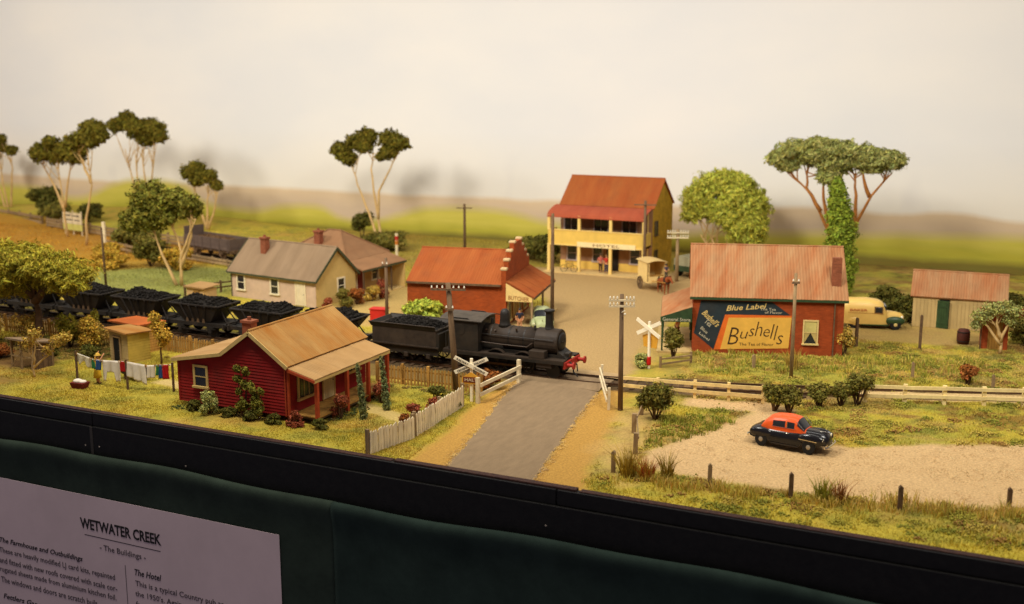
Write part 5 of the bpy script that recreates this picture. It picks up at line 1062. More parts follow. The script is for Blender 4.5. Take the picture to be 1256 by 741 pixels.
# ------------------------------------------------------------------ figures (one skinned body each)
def skin_obj(name, m, parent, chains, sub=1):
    """chains: lists of (x,y,z,r); a chain may start with the index of an earlier vertex"""
    V=[]; E=[]; Rr=[]
    for ch in chains:
        prev = None
        for p in ch:
            if isinstance(p, int): prev = p; continue
            V.append(p[:3]); Rr.append(p[3])
            if prev is not None: E.append((prev, len(V)-1))
            prev = len(V)-1
    me = bpy.data.meshes.new(name); me.from_pydata(V,E,[]); me.update(); me.materials.append(m)
    o = link(name, me, parent); s = o.modifiers.new('skin','SKIN'); s.use_smooth_shade = True
    for i,sv in enumerate(me.skin_vertices[0].data): sv.radius = (Rr[i],Rr[i]); sv.use_root = (i == 0)
    u = o.modifiers.new('sub','SUBSURF'); u.levels = sub; u.render_levels = sub
    return o
SKIN = mat('skin', srgb(206,150,116), .7, .06, 5)
def person(loc, rz, label, top, legs, hat=None, hair=(.05,.03,.02), arms=((.25,-.05,1.05),(-.25,-.05,1.05)), bend=0, skirt=False, shoes=(.02,.015,.012), hs=1.0):
    """stands facing local -y, 1.72 m; arms: hand targets"""
    p = empty('person', loc, rz, label, 'person'); p.scale = (hs,hs,hs)
    b = lambda z: -bend*max(0,z-.95)                 # forward lean
    ch = [[(0,b(.95),.95,.13),(0,b(1.15),1.15,.12),(0,b(1.35),1.35,.14),(0,b(1.47),1.47,.06),(0,b(1.55)-.01,1.54,.075),(0,b(1.64)-.02,1.63,.1),(0,b(1.72)-.01,1.71,.06)]]
    n = 7
    for s in (1,-1): ch.append([0,(s*.09,0,.86,.095),(s*.1,-.02,.5,.07),(s*.1,0,.12,.05),(s*.1,-.12,.03,.045)])
    n2 = n+8; el=[]
    for s,h in zip((1,-1),arms):
        sh = (s*.19,b(1.4),1.4); e = tuple((a+c)/2+d for a,c,d in zip(sh,h,(s*.06,.06,-.04))); el.append((sh,e,h)); hv = Vector(h); dr = (hv-Vector(e)).normalized()
        ch.append([2,(*sh,.06),(*e,.045),(*h,.035),(*(hv+dr*.08),.03)])
    body = skin_obj('body', SKIN, p, ch)
    hands = MB()
    for s,(sh,e,h) in zip((1,-1),el):
        hv = Vector(h); dr = (hv-Vector(e)).normalized(); sd = dr.cross(Vector((0,0,1))) if abs(dr.z) < .9 else Vector((0,1,0)); sd.normalize()
        for i in range(4): hands.tube([hv+dr*.07+sd*(i-1.5)*.02, hv+dr*(.15+.015*(i in (1,2)))+sd*(i-1.5)*.022],[.011,.008],5)
        hands.tube([hv+dr*.03+sd*.035, hv+dr*.09+sd*.065],[.012,.009],5)
    hands.build('fingers', SKIN, p)
    sc = [[(0,b(.98),.92,.15),(0,b(1.15),1.15,.14),(0,b(1.36),1.37,.155),(0,b(1.46),1.45,.09)]]
    for sh,e,h in el: sc.append([2,(*sh,.075),(*e,.06)])
    skin_obj('shirt', top, p, sc)
    if skirt: MB().lathe([(.16,1.02),(.18,.85),(.22,.55),(.24,.38),(.22,.38),(.15,.9)],14).build('skirt', top, p, smooth=True)
    else: skin_obj('trousers', legs, p, [[(0,0,.95,.15)],]+[[0,(s*.095,0,.85,.11),(s*.105,-.02,.5,.085),(s*.105,0,.1,.07)] for s in (1,-1)])
    fy = b(1.63)-.02
    for s in (1,-1): MB().ball((s*.035,fy-.095,1.65),.012,6,5).build('eye', MATS['iron'], body); MB().ball((s*.105,fy,1.635),(.018,.025,.03),6,5).build('ear', SKIN, body); MB().ball((s*.1,-.07,.04),(.05,.12,.045),8,6).build('shoe', mat('shoe_leather', shoes, .5), p)
    MB().ball((0,fy-.11,1.62),(.016,.025,.022),6,5).build('nose', SKIN, body); MB().box(-.03,.03,fy-.102,fy-.09,1.575,1.583).build('mouth', mat('lips', srgb(160,80,70), .7), body)
    MB().ball((0,fy+.02,1.675),(.11,.115,.1),10,7).build('hair', mat('hair_%d'%len(MATS), hair, .8), p, smooth=True)
    if hat: MB().lathe([(.2,1.7),(.21,1.71),(.12,1.73),(.11,1.82),(.06,1.85)],14,Matrix.Translation((0,fy,0))).build('hat', hat, p, smooth=True)
    return p
cl = lambda n,c: mat('cloth_'+n, c, .9, .12, 4)
person((-29.15,4.45,0), R(165), 'person in yellow dress and straw hat hanging washing on the line', cl('yellow',srgb(216,176,48)), cl('yellow',(0,0,0)), mat('straw_hat', srgb(220,180,80), .9), arms=((.3,-.25,1.75),(-.2,-.3,1.7)), skirt=True, bend=.1)
person((-15.55,53.3,.1), R(10), 'person in red shirt and dark blue trousers standing at the hotel door', cl('red',srgb(176,52,44)), cl('navy',srgb(56,56,92)), None, (.2,.12,.06))
person((-16.2,53.5,.1), R(40), 'person in pink top beside the hotel doorway post', cl('rose',srgb(196,110,104)), cl('darkbrown',srgb(70,50,44)), mat('felt_hat', srgb(80,64,52), .9))
person((-12.35,27.4,.05), R(20), 'person in dark navy coat standing in the street beyond the boiler', cl('coat',srgb(40,42,62)), cl('tan',srgb(196,150,118)), None, (.04,.03,.03))
person((-1.55,29.9,.1), R(-50), 'person in red cap and brown coat under the store awning', cl('ochre',srgb(176,104,40)), cl('brown2',srgb(120,70,34)), mat('red_cap', srgb(190,36,30), .8))
person((-8.0,47.55,1.05), R(35), 'person in blue coat riding at the front of the horse cart', cl('bluecoat',srgb(62,58,88)), cl('grey2',srgb(70,66,66)), mat('dark_hat', (.03,.025,.03), .9), arms=((.2,-.4,1.1),(-.2,-.4,1.1)), hs=.72)

# ------------------------------------------------------------------ horse and cart
def cart():
    c = empty('horse_cart', (-9.4,48.1,0), R(-48), 'cream covered baker cart with open front standing by the store', 'cart'); CC = mat('cart_cream', srgb(232,206,146), .7, .08, 2); CT = mat('cart_canvas', srgb(206,180,128), .85, .1, 2)
    for sy in (-1,1): box_obj('side_panel', CC, c, -1.2,.75,sy*.8-.03,sy*.8+.03,.75,2.45)
    box_obj('back_panel', CC, c, -1.23,-1.17,-.8,.8,.75,2.45); box_obj('floor', CC, c, -1.2,1.1,-.8,.8,.68,.75); box_obj('seat', WOODB, c, .3,.75,-.7,.7,1.2,1.28); box_obj('footboard', CC, c, 1.05,1.1,-.8,.8,.7,1.25)
    V=[]; k=7
    for x in (-1.4,1.1):
        for i in range(k): t = -1+2*i/(k-1); V.append((x,t*.95,2.46+.16*(1-t*t)))
    V += [(x,y,z-.04) for x,y,z in V]; F=[]
    for i in range(k-1): F += [(i,i+1,k+i+1,k+i),(2*k+i+1,2*k+i,3*k+i,3*k+i+1),(i,2*k+i,2*k+i+1,i+1),(k+i+1,3*k+i+1,3*k+i,k+i)]
    F += [(0,k,3*k,2*k),(k-1,3*k-1,4*k-1,2*k-1)]; MB().add(V,F).build('roof', CT, c)
    for sy in (-1,1):
        wheel_mb(.55,.07,10).build('wheel', WOODD, c, (-.5,sy*.92,.55)); MB().box(.98,1.04,sy*.76-.03,sy*.76+.03,.75,2.45).build('roof_post', CC, c); MB().bar((1.0,sy*.5,.9),(3.6,sy*.42,1.15),.06,.06).build('shaft', WOODB, c)
    h = empty('cart_horse', (-7.75,46.25,0), R(-48), 'brown horse with lowered head harnessed to the cream cart', 'horse'); HB = mat('horse_brown', srgb(142,74,36), .8, .15, 3)
    ch = [[(-.75,0,1.2,.3),(-.35,0,1.16,.31),(.1,0,1.14,.3),(.45,0,1.2,.3),(.8,0,1.42,.2),(1.1,0,1.55,.14),(1.3,0,1.5,.12),(1.55,0,1.28,.085),(1.68,0,1.16,.07)]]
    for s in (1,-1):
        ch.append([0,(-.78,s*.18,.95,.17),(-.68,s*.17,.72,.1),(-.88,s*.17,.5,.065),(-.8,s*.17,.14,.045),(-.74,s*.17,.03,.06)])
        ch.append([3,(.5,s*.16,.9,.13),(.52,s*.16,.58,.075),(.5,s*.16,.3,.05),(.5,s*.16,.1,.045),(.55,s*.16,.03,.06)])
    b = skin_obj('body', HB, h, ch, 2); DK = mat('horse_dark', (.03,.018,.012), .8)
    MB().tube([(-1.0,0,1.3),(-1.15,0,1.1),(-1.18,0,.6)],[.07,.09,.03],8).build('tail', DK, h, smooth=True)
    for s in (1,-1): MB().lathe([(.045,0),(.03,.09),(.005,.15)],7,Matrix.Translation((1.18,s*.08,1.62))).build('ear', HB, h)
    mn = MB()
    for i in range(7): t = i/6; mn.tube([(.55+t*.6,0,1.55+t*.15),(.5+t*.6,.09,1.36+t*.14)],[.06,.02],6)
    mn.build('mane', DK, h); MB().lathe([(.32,-.05),(.36,-.05),(.36,.05),(.32,.05)],16,Matrix.Translation((.62,0,1.28)) @ Matrix.Rotation(R(60),4,'Y')).build('collar', DK, h)
cart()

# ------------------------------------------------------------------ poles
def tele_pole(loc, h, label, arms=((.25,1.2,3),), lean=(0,0), rz=0, m=POLE, r=.13, lamp_=False, white=False, name='telegraph_pole'):
    p = empty(name, loc, rz, label, 'pole'); L = Vector((lean[0],lean[1],1))
    MB().tube([L*(-.1),L*(h*.5),L*h],[r*1.15,r,r*.85],10).build('post', m, p, smooth=True); AM = WHITE if white else POLE
    for dz,w,n in arms:
        z = h-dz; a = MB().box(-w/2,w/2,-r-.09,-r-.01,z-.05,z+.05).build('cross_arm', AM, p, (lean[0]*z,lean[1]*z,0))
        for i in range(n):
            for s in (-1,1):
                x = s*(w/2-.07-i*(w/2-.2)/max(1,n-.4)); MB().tube([(x,-r-.05,z+.05),(x,-r-.05,z+.1)],.015,5).build('pin', MATS['iron'], a); MB().lathe([(.03,0),(.055,.02),(.05,.07),(.03,.08),(.04,.11),(.02,.14)],8,Matrix.Translation((x,-r-.05,z+.09))).build('insulator', INSUL, a)
    if lamp_: MB().tube([(lean[0]*h*.85,-r,h*.85),(lean[0]*h*.85+.15,-r-.15,h*.87)],.03,6).build('bracket', INSUL, p); MB().ball((lean[0]*h*.85+.16,-r-.16,h*.84),.06,8,6).build('insulator', INSUL, p)
    return p
tele_pole((-52.6,28.7,0), 5.2, 'plain dark post on the lawn behind the coal wagons', (), (-.02,0), 0, WOODD, .1)
tele_pole((-9.3,12.2,0), 6.3, 'leaning grey telegraph pole in front of the locomotive', ((.35,2.0,3),(1.5,.5,1)), (-.07,0), R(20), POLE, .17)
tele_pole((-22.2,25.6,0), 5.0, 'bare grey pole at the left end of the brick shop', ((.5,.5,1),), (0,0), 0, POLE, .12)
tele_pole((-11.4,31.0,0), 8.2, 'tall bare dark pole beside the awning of the brick shop', (), (.0,0), 0, WOODD, .13)
tele_pole((-32.4,57.3,0), 5.4, 'brown telegraph pole far behind the brick shop roof', ((.4,1.6,0),), (0,0), R(20), WOODD, .14)
tele_pole((-11.6,52.4,0), 7.1, 'tall pole with one bare cross arm at the corner of the hotel', ((.35,2.0,0),), (0,0), R(15), POLE, .13)
tele_pole((-8.6,52.6,0), 4.7, 'short telegraph pole with two rows of white insulators beside the hotel', ((.3,1.9,4),(.75,1.9,4)), (0,0), R(22), WOODG, .15, False, True)
tele_pole((.6,12.5,0), 6.4, 'telegraph pole with two white insulator arms beside the crossing road', ((.3,1.4,3),(.62,1.4,3)), (-.005,0), R(24), POLE, .13, True, True)
tele_pole((7.6,23.2,0), 6.4, 'slim grey pole standing in front of the painted tea sign', ((.55,.45,1),), (0,0), R(20), WOODG, .11)
p = empty('striped_post', (-37.8,52.9,0), 0, 'white post with red and yellow bands between the cottages and the shop', 'post'); MB().tube([(0,0,0),(0,0,2.6)],.15,10).build('post', WHITE, p)
for z,c_ in ((1.5,srgb(196,120,50)),(1.95,srgb(180,50,40))): MB().lathe([(.17,z),(.17,z+.4)],10).build('band', mat('band_%d'%int(z*10), c_, .7), p)

# ------------------------------------------------------------------ crossing signs
def cross_sign(loc, rz, label, front):
    s = empty('crossing_sign', loc, rz, label, 'sign'); h = 2.0 if front else 2.35
    MB().box(-.06,.06,-.05,.05,0,h+.25).build('post', SIGNW, s)
    for a in (1,-1):
        o = MB().box(-.85,.85,-.035,.0,-.1,.1).build('cross_arm', SIGNW, s, (0,-.055-(.04 if a > 0 else 0),h-.1), (0,R(28)*a,0))
        if front:
            text('RAILWAY' if a > 0 else 'CROSSING', INK, o, (-.72,-.04,-.06), .58, .11); text('CROSSING' if a > 0 else 'RAILWAY', INK, o, (.16,-.04,-.06), .56, .11)
    YB = mat('sign_gold', srgb(222,166,60), .7, .1, 3)
    if front:
        b = MB().prism([(-.42,.0),(.42,.0),(.42,.3),(0,.62),(-.42,.3)],-.02,.02).build('shield', YB, s, (0,-.08,h-1.05)); n_ = MB().box(-.36,.36,-.035,-.021,.08,.36).build('name_plate', mat('plate_brown', srgb(120,60,40), .7), b); text('HALT', WHITE, n_, (-.28,-.038,.14), .56, .16)
    else: MB().prism([(-.42,-.1),(.42,-.1),(.5,.5),(0,.7),(-.5,.5)],-.02,.02).build('shield', YB, s, (0,.09,h-1.1)); MB().lathe([(.1,.2),(.12,.25),(.12,.6),(.1,.65)],12).build('red_band', mat('red_band', srgb(196,30,24), .6), s)
    return s
cross_sign((-7.45,10.5,0), R(12), 'white crossed railway warning sign with gold HALT shield in front of the locomotive', True).scale = (1.25,1.25,1.1)
cross_sign((-.9,21.8,0), R(-20), 'white crossed warning sign seen from behind on the store side of the crossing', False).scale = (1.2,1.2,1.15)

# ------------------------------------------------------------------ fences
def picket_fence(name, pts, label, m, pitch, w, h, railm=None, post_every=2.4, pointed=True, jitter=.03):
    f = empty(name, (pts[0][0],pts[0][1],0), 0, label, 'fence'); o0 = Vector((pts[0][0],pts[0][1],0))
    pm = MB().prism([(-w/2,0),(w/2,0),(w/2,h*.93),(0,h) if pointed else (w/2,h),(-w/2,h*.93) if pointed else (-w/2,h)], -.02,.02).mesh('picket', m)
    for a,b in zip(pts,pts[1:]):
        a = Vector((*a,0)); b = Vector((*b,0)); d = (b-a); L = d.length; d.normalize(); an = math.atan2(d.y,d.x); nrm = Vector((d.y,-d.x,0))
        for i in range(int(L/pitch)):
            q = a+d*(pitch*(i+.5))-o0+nrm*.06; link('picket', pm, f, (q.x,q.y,random.uniform(-.04,.03)), (random.uniform(-jitter,jitter),random.uniform(-jitter,jitter),an))
        for z in (h*.28,h*.75): MB().bar(a-o0+Vector((0,0,z)),b-o0+Vector((0,0,z)),.05,.09).build('rail', railm or m, f)
        k = max(1,round(L/post_every))
        for i in range(k+1): q = a+d*(L*i/k)-o0-nrm*.06; MB().box(-.08,.08,-.08,.08,-.05,h+.08).build('post', railm or m, f, (q.x,q.y,0), (0,0,an))
    return f
WPICK = mat('white_picket', srgb(232,220,198), .85, .14, 3, stretch=(1,1,.3), rnd=.1, dirt=.22)
picket_fence('picket_fence', [(-7.75,.35),(-7.1,3.5)], 'pale weathered picket gate panel at the front corner of the red cottage garden', WPICK, .2, .17, 1.15, WOODG, 3.2)
picket_fence('picket_fence', [(-7.15,3.75),(-7.5,9.6)], 'pale grey picket fence between the cottage garden and the road', WPICK, .22, .16, 1.2, WOODG, 2.9)
picket_fence('picket_fence', [(-14.5,11.9),(-7.8,12.3)], 'brown picket fence between the red cottage and the locomotive', WOODB, .22, .11, 1.15, None, 1.9)
picket_fence('picket_fence', [(-46,12.4),(-31.2,12.6),(-21.2,11.9)], 'long brown picket fence behind the back yard and outhouses', WOODB, .22, .11, 1.15, None, 2.2)
def rail_fence(name, pts, label, m, h, rails, post=.14, step=1.9, rw=.07, rh=.14, extra=0):
    f = empty(name, (pts[0][0],pts[0][1],0), 0, label, 'fence'); o0 = Vector((pts[0][0],pts[0][1],0)); P = [Vector((*p,0))-o0 for p in pts]
    posts = []
    for a,b in zip(P,P[1:]):
        k = max(1,round((b-a).length/step))
        for i in range(k): posts.append((a.lerp(b,i/k), math.atan2((b-a).y,(b-a).x)))
    posts.append((P[-1],posts[-1][1]))
    for q,an in posts: MB().box(-post/2,post/2,-post/2,post/2,-.08,h+extra+random.uniform(0,.06)).build('post', m, f, (q.x,q.y,0), (random.uniform(-.02,.02),random.uniform(-.02,.02),an))
    for (a,an),(b,_) in zip(posts,posts[1:]):
        n = Vector((math.sin(an),-math.cos(an),0))*(post/2+rw/2+.003)
        for z in rails: MB().bar(a+n+Vector((0,0,z+random.uniform(-.02,.02))),b+n+Vector((0,0,z+random.uniform(-.02,.02))),rw,rh).build('rail', m, f)
    return f
TIMY = mat('fence_timber', srgb(234,208,150), .85, .2, 3, rnd=.1, stretch=(1,1,1), dirt=.15)
rail_fence('rail_fence', [(-.6,16.0),(3.6,16.5),(7.3,17.1)], 'straw coloured two rail fence along the track right of the crossing', TIMY, 1.0, (.42,.88), .17, 1.9, .08, .19)
rail_fence('rail_fence', [(12.4,19.7),(20.4,22.5),(30,26.2)], 'pale two rail fence beside the sandy strip at the right edge', mat('fence_pale', srgb(246,224,172), .85, .15, 3, rnd=.1), 1.05, (.45,.95), .2, 1.9, .08, .19)
rail_fence('crossing_guard', [(-7.0,10.4),(-6.75,15.2)], 'white two rail crossing guard fence left of the road', WHITE, 1.25, (.5,1.02), .2, 4.8, .09, .2, .15)
rail_fence('crossing_guard', [(-2.2,17.0),(.0,12.3)], 'white crossing guard rail leaning along the right side of the road', WHITE, 1.15, (.5,.98), .14, 5.2, .08, .16, .02)
rail_fence('rail_fence', [(3.75,5.9),(2.6,9.0),(1.9,12.2)], 'low pale rail fence with a grey end post right of the road', WOODG, 1.0, (.8,), .22, 3.0, .06, .1)
rail_fence('rail_fence', [(-104,61.5),(-92,57.8)], 'faded grey rail fence at the far left behind the dry paddock', WOODG, 1.3, (.35,.95), .2, 3, .1, .35)
rail_fence('rail_fence', [(-90,56.8),(-77,53.2),(-63,50.6)], 'long weathered grey rail fence in front of the green hill', WOODG, 1.3, (.3,.65,1.0), .2, 3, .1, .25)
rail_fence('rail_fence', [(-70.5,46.4),(-62.5,43.2)], 'short grey rail fence beside the yellow scrub', WOODG, 1.0, (.4,.85), .18, 2.6, .1, .22)
rail_fence('rail_fence', [(-57,43.5),(-47.5,41.0)], 'low grey timber rail in front of the open wagon', WOODG, .8, (.3,.65), .16, 2.4, .1, .2)
rail_fence('rail_fence', [(-43.2,28.0),(-41.3,32.5)], 'dark rail fence running back beside the cream cottage', WOODD, 1.0, (.45,.85), .14, 1.5, .08, .12)
rail_fence('rail_fence', [(-.3,22.3),(1.1,24.2)], 'two low weathered rails beside the rear crossing sign', WOODG, .7, (.25,.55), .12, 2.2, .08, .1)
def post(loc, h, label, m=WOODG, r=.09, lean=0):
    p = empty('fence_post', loc, random.uniform(0,1), label, 'post', 'lone fence posts'); MB().box(-r,r,-r,r,-.1,h).build('shaft', m, p, (0,0,0), (lean,0,0), bevel=.015); MB().prism([(-r,h),(r,h),(0,h+r)],-r,r).build('top', m, p, (0,0,0), (lean,0,0))
    for z in (.35,.7):
        if z < h: MB().tube([(-r-.01,0,z),(r+.01,0,z)],.012,5).build('staple', MATS['iron'], p)
for l,h_,t_,m in (((3.7,3.0,0),.95,'thick grey post at the left end of the tall grass row',WOODG),((8.2,3.0,0),1.0,'grey post in the grass left of the black sedan',WOODG),((11.7,3.2,0),1.05,'grey post in the grass below the black sedan',WOODD),((16.1,3.7,0),1.0,'dark post right of the sedan in the roadside grass',WOODD),((20.2,6.1,0),.75,'dark post in the grass at the right edge',WOODD),
     ((9.85,33.4,0),1.9,'tall dark post beside the right corner of the brick store',WOODD),((13.8,34.5,0),2.25,'tall thin dark post in the paddock in front of the tin shed',WOODD),((5.0,24.6,0),.8,'short post in the grass below the painted sign',WOODG),((14.2,26.4,0),.9,'short pale post in the paddock right of the slim pole',WOODG),((18.7,25.7,0),.8,'pale short post near the right edge of the paddock',WOODG)): post(l,h_,t_,m)

# ------------------------------------------------------------------ far sign, marker post
s = empty('notice_board', (-81.4,52.6,0), R(-12), 'white lettered board on posts behind the gum tree at far left', 'sign')
box_obj('board', WHITE, s, -1.9,1.9,-.05,.05,1.3,2.6); box_obj('lower_panel', mat('pale_green', srgb(206,204,120), .8), s, -1.9,1.9,-.04,.04,.55,1.28)
for x in (-1.7,0,1.7): MB().box(x-.08,x+.08,.05,.15,0,2.8).build('post', WHITE, s)
for r_,(a,b) in enumerate((((-1.6,-.3),(.1,1.5)),((-1.5,.2),(.5,1.6)))):
    for q in (a,b): MB().box(q if not isinstance(q,tuple) else q[0], (q+.5) if not isinstance(q,tuple) else q[1], -.06,-.052,2.2-r_*.5,2.32-r_*.5).build('lettering', INK2, s)
s = empty('marker_post', (-66.5,42.6,0), 0, 'white wooden marker post beside the dark pole', 'post'); MB().box(-.17,.17,-.1,.1,0,3.4).build('post', WHITE, s); MB().box(-.28,.28,-.14,-.105,2.1,2.5).build('plate', WHITE, s); MB().box(-.24,.24,-.15,-.1,.9,1.2).build('plate', WHITE, s)

# ------------------------------------------------------------------ clothesline and yard things
c = empty('clothesline', (-30.3,4.0,0), 0, 'rope clothesline on dark posts beside the red cottage', 'clothesline'); A = [(0,0,1.85),(1.4,.08,1.55),(3.7,.2,1.66),(5.0,.5,1.5),(6.45,.95,1.62)]
for x,y,z in (A[0],A[2],A[4]): MB().box(x-.05,x+.05,y-.05,y+.05,-.05,z+.12).build('post', WOODD, c)
MB().tube(A,.025,6).build('rope', FABW, c)
def at_line(t):
    k = len(A)-1; i = min(k-1,int(t*k)); f = t*k-i; return Vector(A[i]).lerp(Vector(A[i+1]),f)
def cloth_on(name, t0, t1, drop, m, label, cat, shape=None, seed=0):
    r = random.Random(seed); nx_, nz_ = 14, 10; V=[]; F=[]; ph = r.uniform(0,6)
    for i in range(nx_+1):
        u = i/nx_; p = at_line(t0+(t1-t0)*u)
        for j in range(nz_+1):
            v = j/nz_; dz = drop*v*(shape(u) if shape else 1); V.append((p.x+.03*math.sin(v*3+ph),p.y-.03+.06*v*math.sin(u*14+ph)+.03*v*math.sin(u*31),p.z-dz+.01))
    for i in range(nx_):
        for j in range(nz_): a = i*(nz_+1)+j; F.append((a,a+1,a+nz_+2,a+nz_+1))
    o = MB().add([(x-30.3,y+4.0,z) if False else (x,y,z) for x,y,z in V],F).build(name, m, None, (-30.3,4.0,0), smooth=True); sd = o.modifiers.new('t','SOLIDIFY'); sd.thickness = .02
    for t in (t0+.004,t1-.004):
        p = at_line(t); MB().box(p.x-.015,p.x+.015,p.y-.06,p.y+.03,p.z-.08,p.z+.06).build('peg', WOODB, o)
    return tag(o, label, cat, 'washing on the line')
B_ = cl('bluew',srgb(50,86,150)); G_ = cl('greenw',srgb(54,130,84)); R_ = cl('redw',srgb(180,30,30)); LACE = mat('lace', srgb(206,200,180), .9, .3, 9)
cloth_on('lace_curtain', .015,.2,.62,LACE,'lacy white cloth at the left end of the clothesline','cloth',lambda u:.75+.25*math.sin(u*9),1); cloth_on('green_cloth', .21,.25,.55,G_,'small green cloth left of the white trousers on the line','cloth',None,2); cloth_on('blue_cloth', .255,.3,.6,B_,'blue cloth left of the white trousers on the line','cloth',None,3)
cloth_on('hung_trousers', .31,.45,1.25,FABW,'white long underwear hung by the waist on the line','clothing',lambda u: 1 if (u < .25 or u > .75) else .55,4); cloth_on('red_cloth', .455,.495,.6,R_,'dark red cloth beside the middle clothesline post','cloth',None,5)
cloth_on('bed_sheet', .505,.735,1.1,FABW,'large white bed sheet on the clothesline','sheet',lambda u:.8+.25*u,6); cloth_on('pillow_case', .74,.83,.75,FABW,'short white pillow case right of the sheet','cloth',None,7)
cloth_on('teal_towel', .835,.865,.6,G_,'green towel near the red cottage end of the line','towel',None,8); cloth_on('blue_towel', .868,.9,.8,B_,'blue towel between the green and red towels','towel',None,9); cloth_on('red_towel', .904,.97,.85,R_,'bright red towel at the right end of the clothesline','towel',None,10)
k = empty('laundry_basket', (-29.4,3.3,0), R(5), 'dark red basket heaped with white washing under the clothesline', 'basket'); MB().add([(-.38,-.24,0),(.38,-.24,0),(.38,.24,0),(-.38,.24,0),(-.48,-.32,.35),(.48,-.32,.35),(.48,.32,.35),(-.48,.32,.35)],[(3,2,1,0),(0,1,5,4),(1,2,6,5),(2,3,7,6),(3,0,4,7),(4,5,6,7)]).build('tub', mat('basket_red', srgb(110,40,36), .8, .2, 5), k); MB().ball((-.12,0,.4),(.3,.24,.14),10,7).ball((.18,.04,.38),(.24,.22,.1),10,7).build('washing', FABW, k, smooth=True)
k = empty('wash_trough', (-27.8,6.0,0), R(-8), 'dark wash trough on legs behind the hanging trousers', 'trough'); MB().add([(-.8,-.3,.35),(.8,-.3,.35),(.8,.3,.35),(-.8,.3,.35),(-.9,-.4,.85),(.9,-.4,.85),(.9,.4,.85),(-.9,.4,.85)],[(3,2,1,0),(0,1,5,4),(1,2,6,5),(2,3,7,6),(3,0,4,7),(4,5,6,7)]).build('basin', mat('trough_dark', (.03,.025,.03), .6), k)
for x in (-.6,.6):
    for y in (-.2,.2): MB().box(x-.05,x+.05,y-.05,y+.05,0,.36).build('leg', WOODD, k)
k = empty('red_box', (-23.3,26.3,0), R(10), 'bright red box beside the pole at the cottage path', 'box'); RB = mat('box_red', srgb(196,44,36), .6, .1, 3); box_obj('body', RB, k, -.6,.6,-.4,.4,0,1.0,bevel=.03); box_obj('lid', RB, k, -.65,.65,-.45,.45,1.0,1.1,bevel=.03)
k = empty('bicycle', (-19.0,52.6,.1), R(5), 'dark bicycle leaning at the hotel verandah', 'bicycle')
for x in (-.5,.5):
    mb = MB(); pts = [(x+.32*math.cos(a),0,.33+.32*math.sin(a)) for a in np.linspace(0,2*PI,19)]; mb.tube(pts,.025,6); mb.build('wheel', TYRE, k)
MB().tube([(-.5,0,.33),(-.1,0,.33),(.35,0,.8),(-.25,0,.82),(-.5,0,.33)],.025,6).tube([(-.1,0,.33),(-.28,0,.95)],.025,6).tube([(.5,0,.33),(.35,0,.95)],.025,6).build('frame', MATS['iron'], k); MB().ball((-.28,0,.98),(.13,.06,.04),8,5).build('saddle', WOODD, k); MB().tube([(.3,-.25,.98),(.36,0,.96),(.3,.25,.98)],.02,6).build('handlebar', CHROME, k)

# ------------------------------------------------------------------ shrubs and garden plants
bush('hedge_bush', (8.2,15.9,0), 'dark leafy bush at the left end of the row behind the sedan', .75,1.5,BUSHG,31,1500,.13,9,core=False,shell=.15,lump=.5)
bush('hedge_bush', (9.0,15.9,0), 'second dark bush from the left behind the sedan', .7,1.35,BUSHG,32,1300,.13,9,core=False,shell=.15,lump=.5)
bush('hedge_bush', (10.3,17.6,0), 'round dark bush in the middle of the row behind the sedan', .7,1.3,BUSHG,33,1300,.13,9,core=False,shell=.15,lump=.5)
bush('hedge_bush', (11.3,18.4,0), 'small dark bush fourth along the row behind the sedan', .6,1.3,BUSHG,34,1100,.13,8,core=False,shell=.15,lump=.5)
bush('hedge_bush', (12.1,18.8,0), 'tall dark bush at the right end of the row behind the sedan', .8,1.8,BUSHG,35,1700,.13,9,core=False,shell=.15,lump=.5)
bush('roadside_bush', (2.9,11.5,0), 'dense dark green bush with rusty leaves beside the grey end post', .85,1.9,BUSHG,36,2000,.14,9,core=False,shell=.2,lump=.5)
bush('rust_bush', (17.3,26.1,0), 'small rust red bush standing alone in the paddock', .6,1.2,RUST,37,900,.13,5)
bush('rust_bush', (-8.0,13.4,0), 'round orange brown bush between the two crossing fences', 1.0,1.1,RUST,38,1500,.14,6,lift=.1)
bush('verge_bush', (-7.9,8.9,0), 'low green bush at the foot of the crossing sign', .6,.7,BUSHG,39,900,.12,5,lift=.1)
bush('verge_bush', (-9.3,9.8,0), 'dark green clump beside the leaning telegraph pole', .6,.8,DARKG,40,900,.12,5,lift=.1)
bush('street_bush', (-19.6,26.6,0), 'big bright green bush against the wall of the brick shop', 1.55,2.0,FRESH,41,4200,.16,7,lift=.1,aspect=2.2)
bush('store_bush', (-.3,24.9,0), 'tangled grey green shrub at the corner of the store awning', .8,2.0,BUSHG,42,1500,.14,6)
bush('corner_creeper', (9.5,30.3,0), 'pale straggling creeper at the right corner of the brick store', .7,1.9,STRAW,43,900,.14,6)
bush('grey_bush', (-1.4,21.9,0), 'small grey green bush at the foot of the rear crossing sign', .5,.9,SAGE,44,700,.12,5,lift=.1)
bush('van_hedge', (12.0,43.2,0), 'dark hedge bush in front of the delivery van bonnet', 1.1,2.0,DARKG,45,2200,.16,6,lift=.1); bush('van_hedge', (10.4,45.2,0), 'dark hedge bush behind the delivery van', 1.3,2.2,DARKG,46,2400,.16,6,lift=.1)
bush('shed_hedge', (19.6,44.2,0), 'dark green hedge bush right of the tin shed', 1.4,2.4,DARKG,47,2600,.16,6,lift=.1); bush('shed_hedge', (20.3,38.5,0), 'green bush at the right edge beside the brick outhouse', 1.2,1.9,BUSHG,48,2000,.15,6,lift=.1)
bush('red_flower_bush', (20.0,40.9,.6), 'red flowering bush at the right edge beyond the outhouse', .5,1.6,PINK,49,700,.13,5)
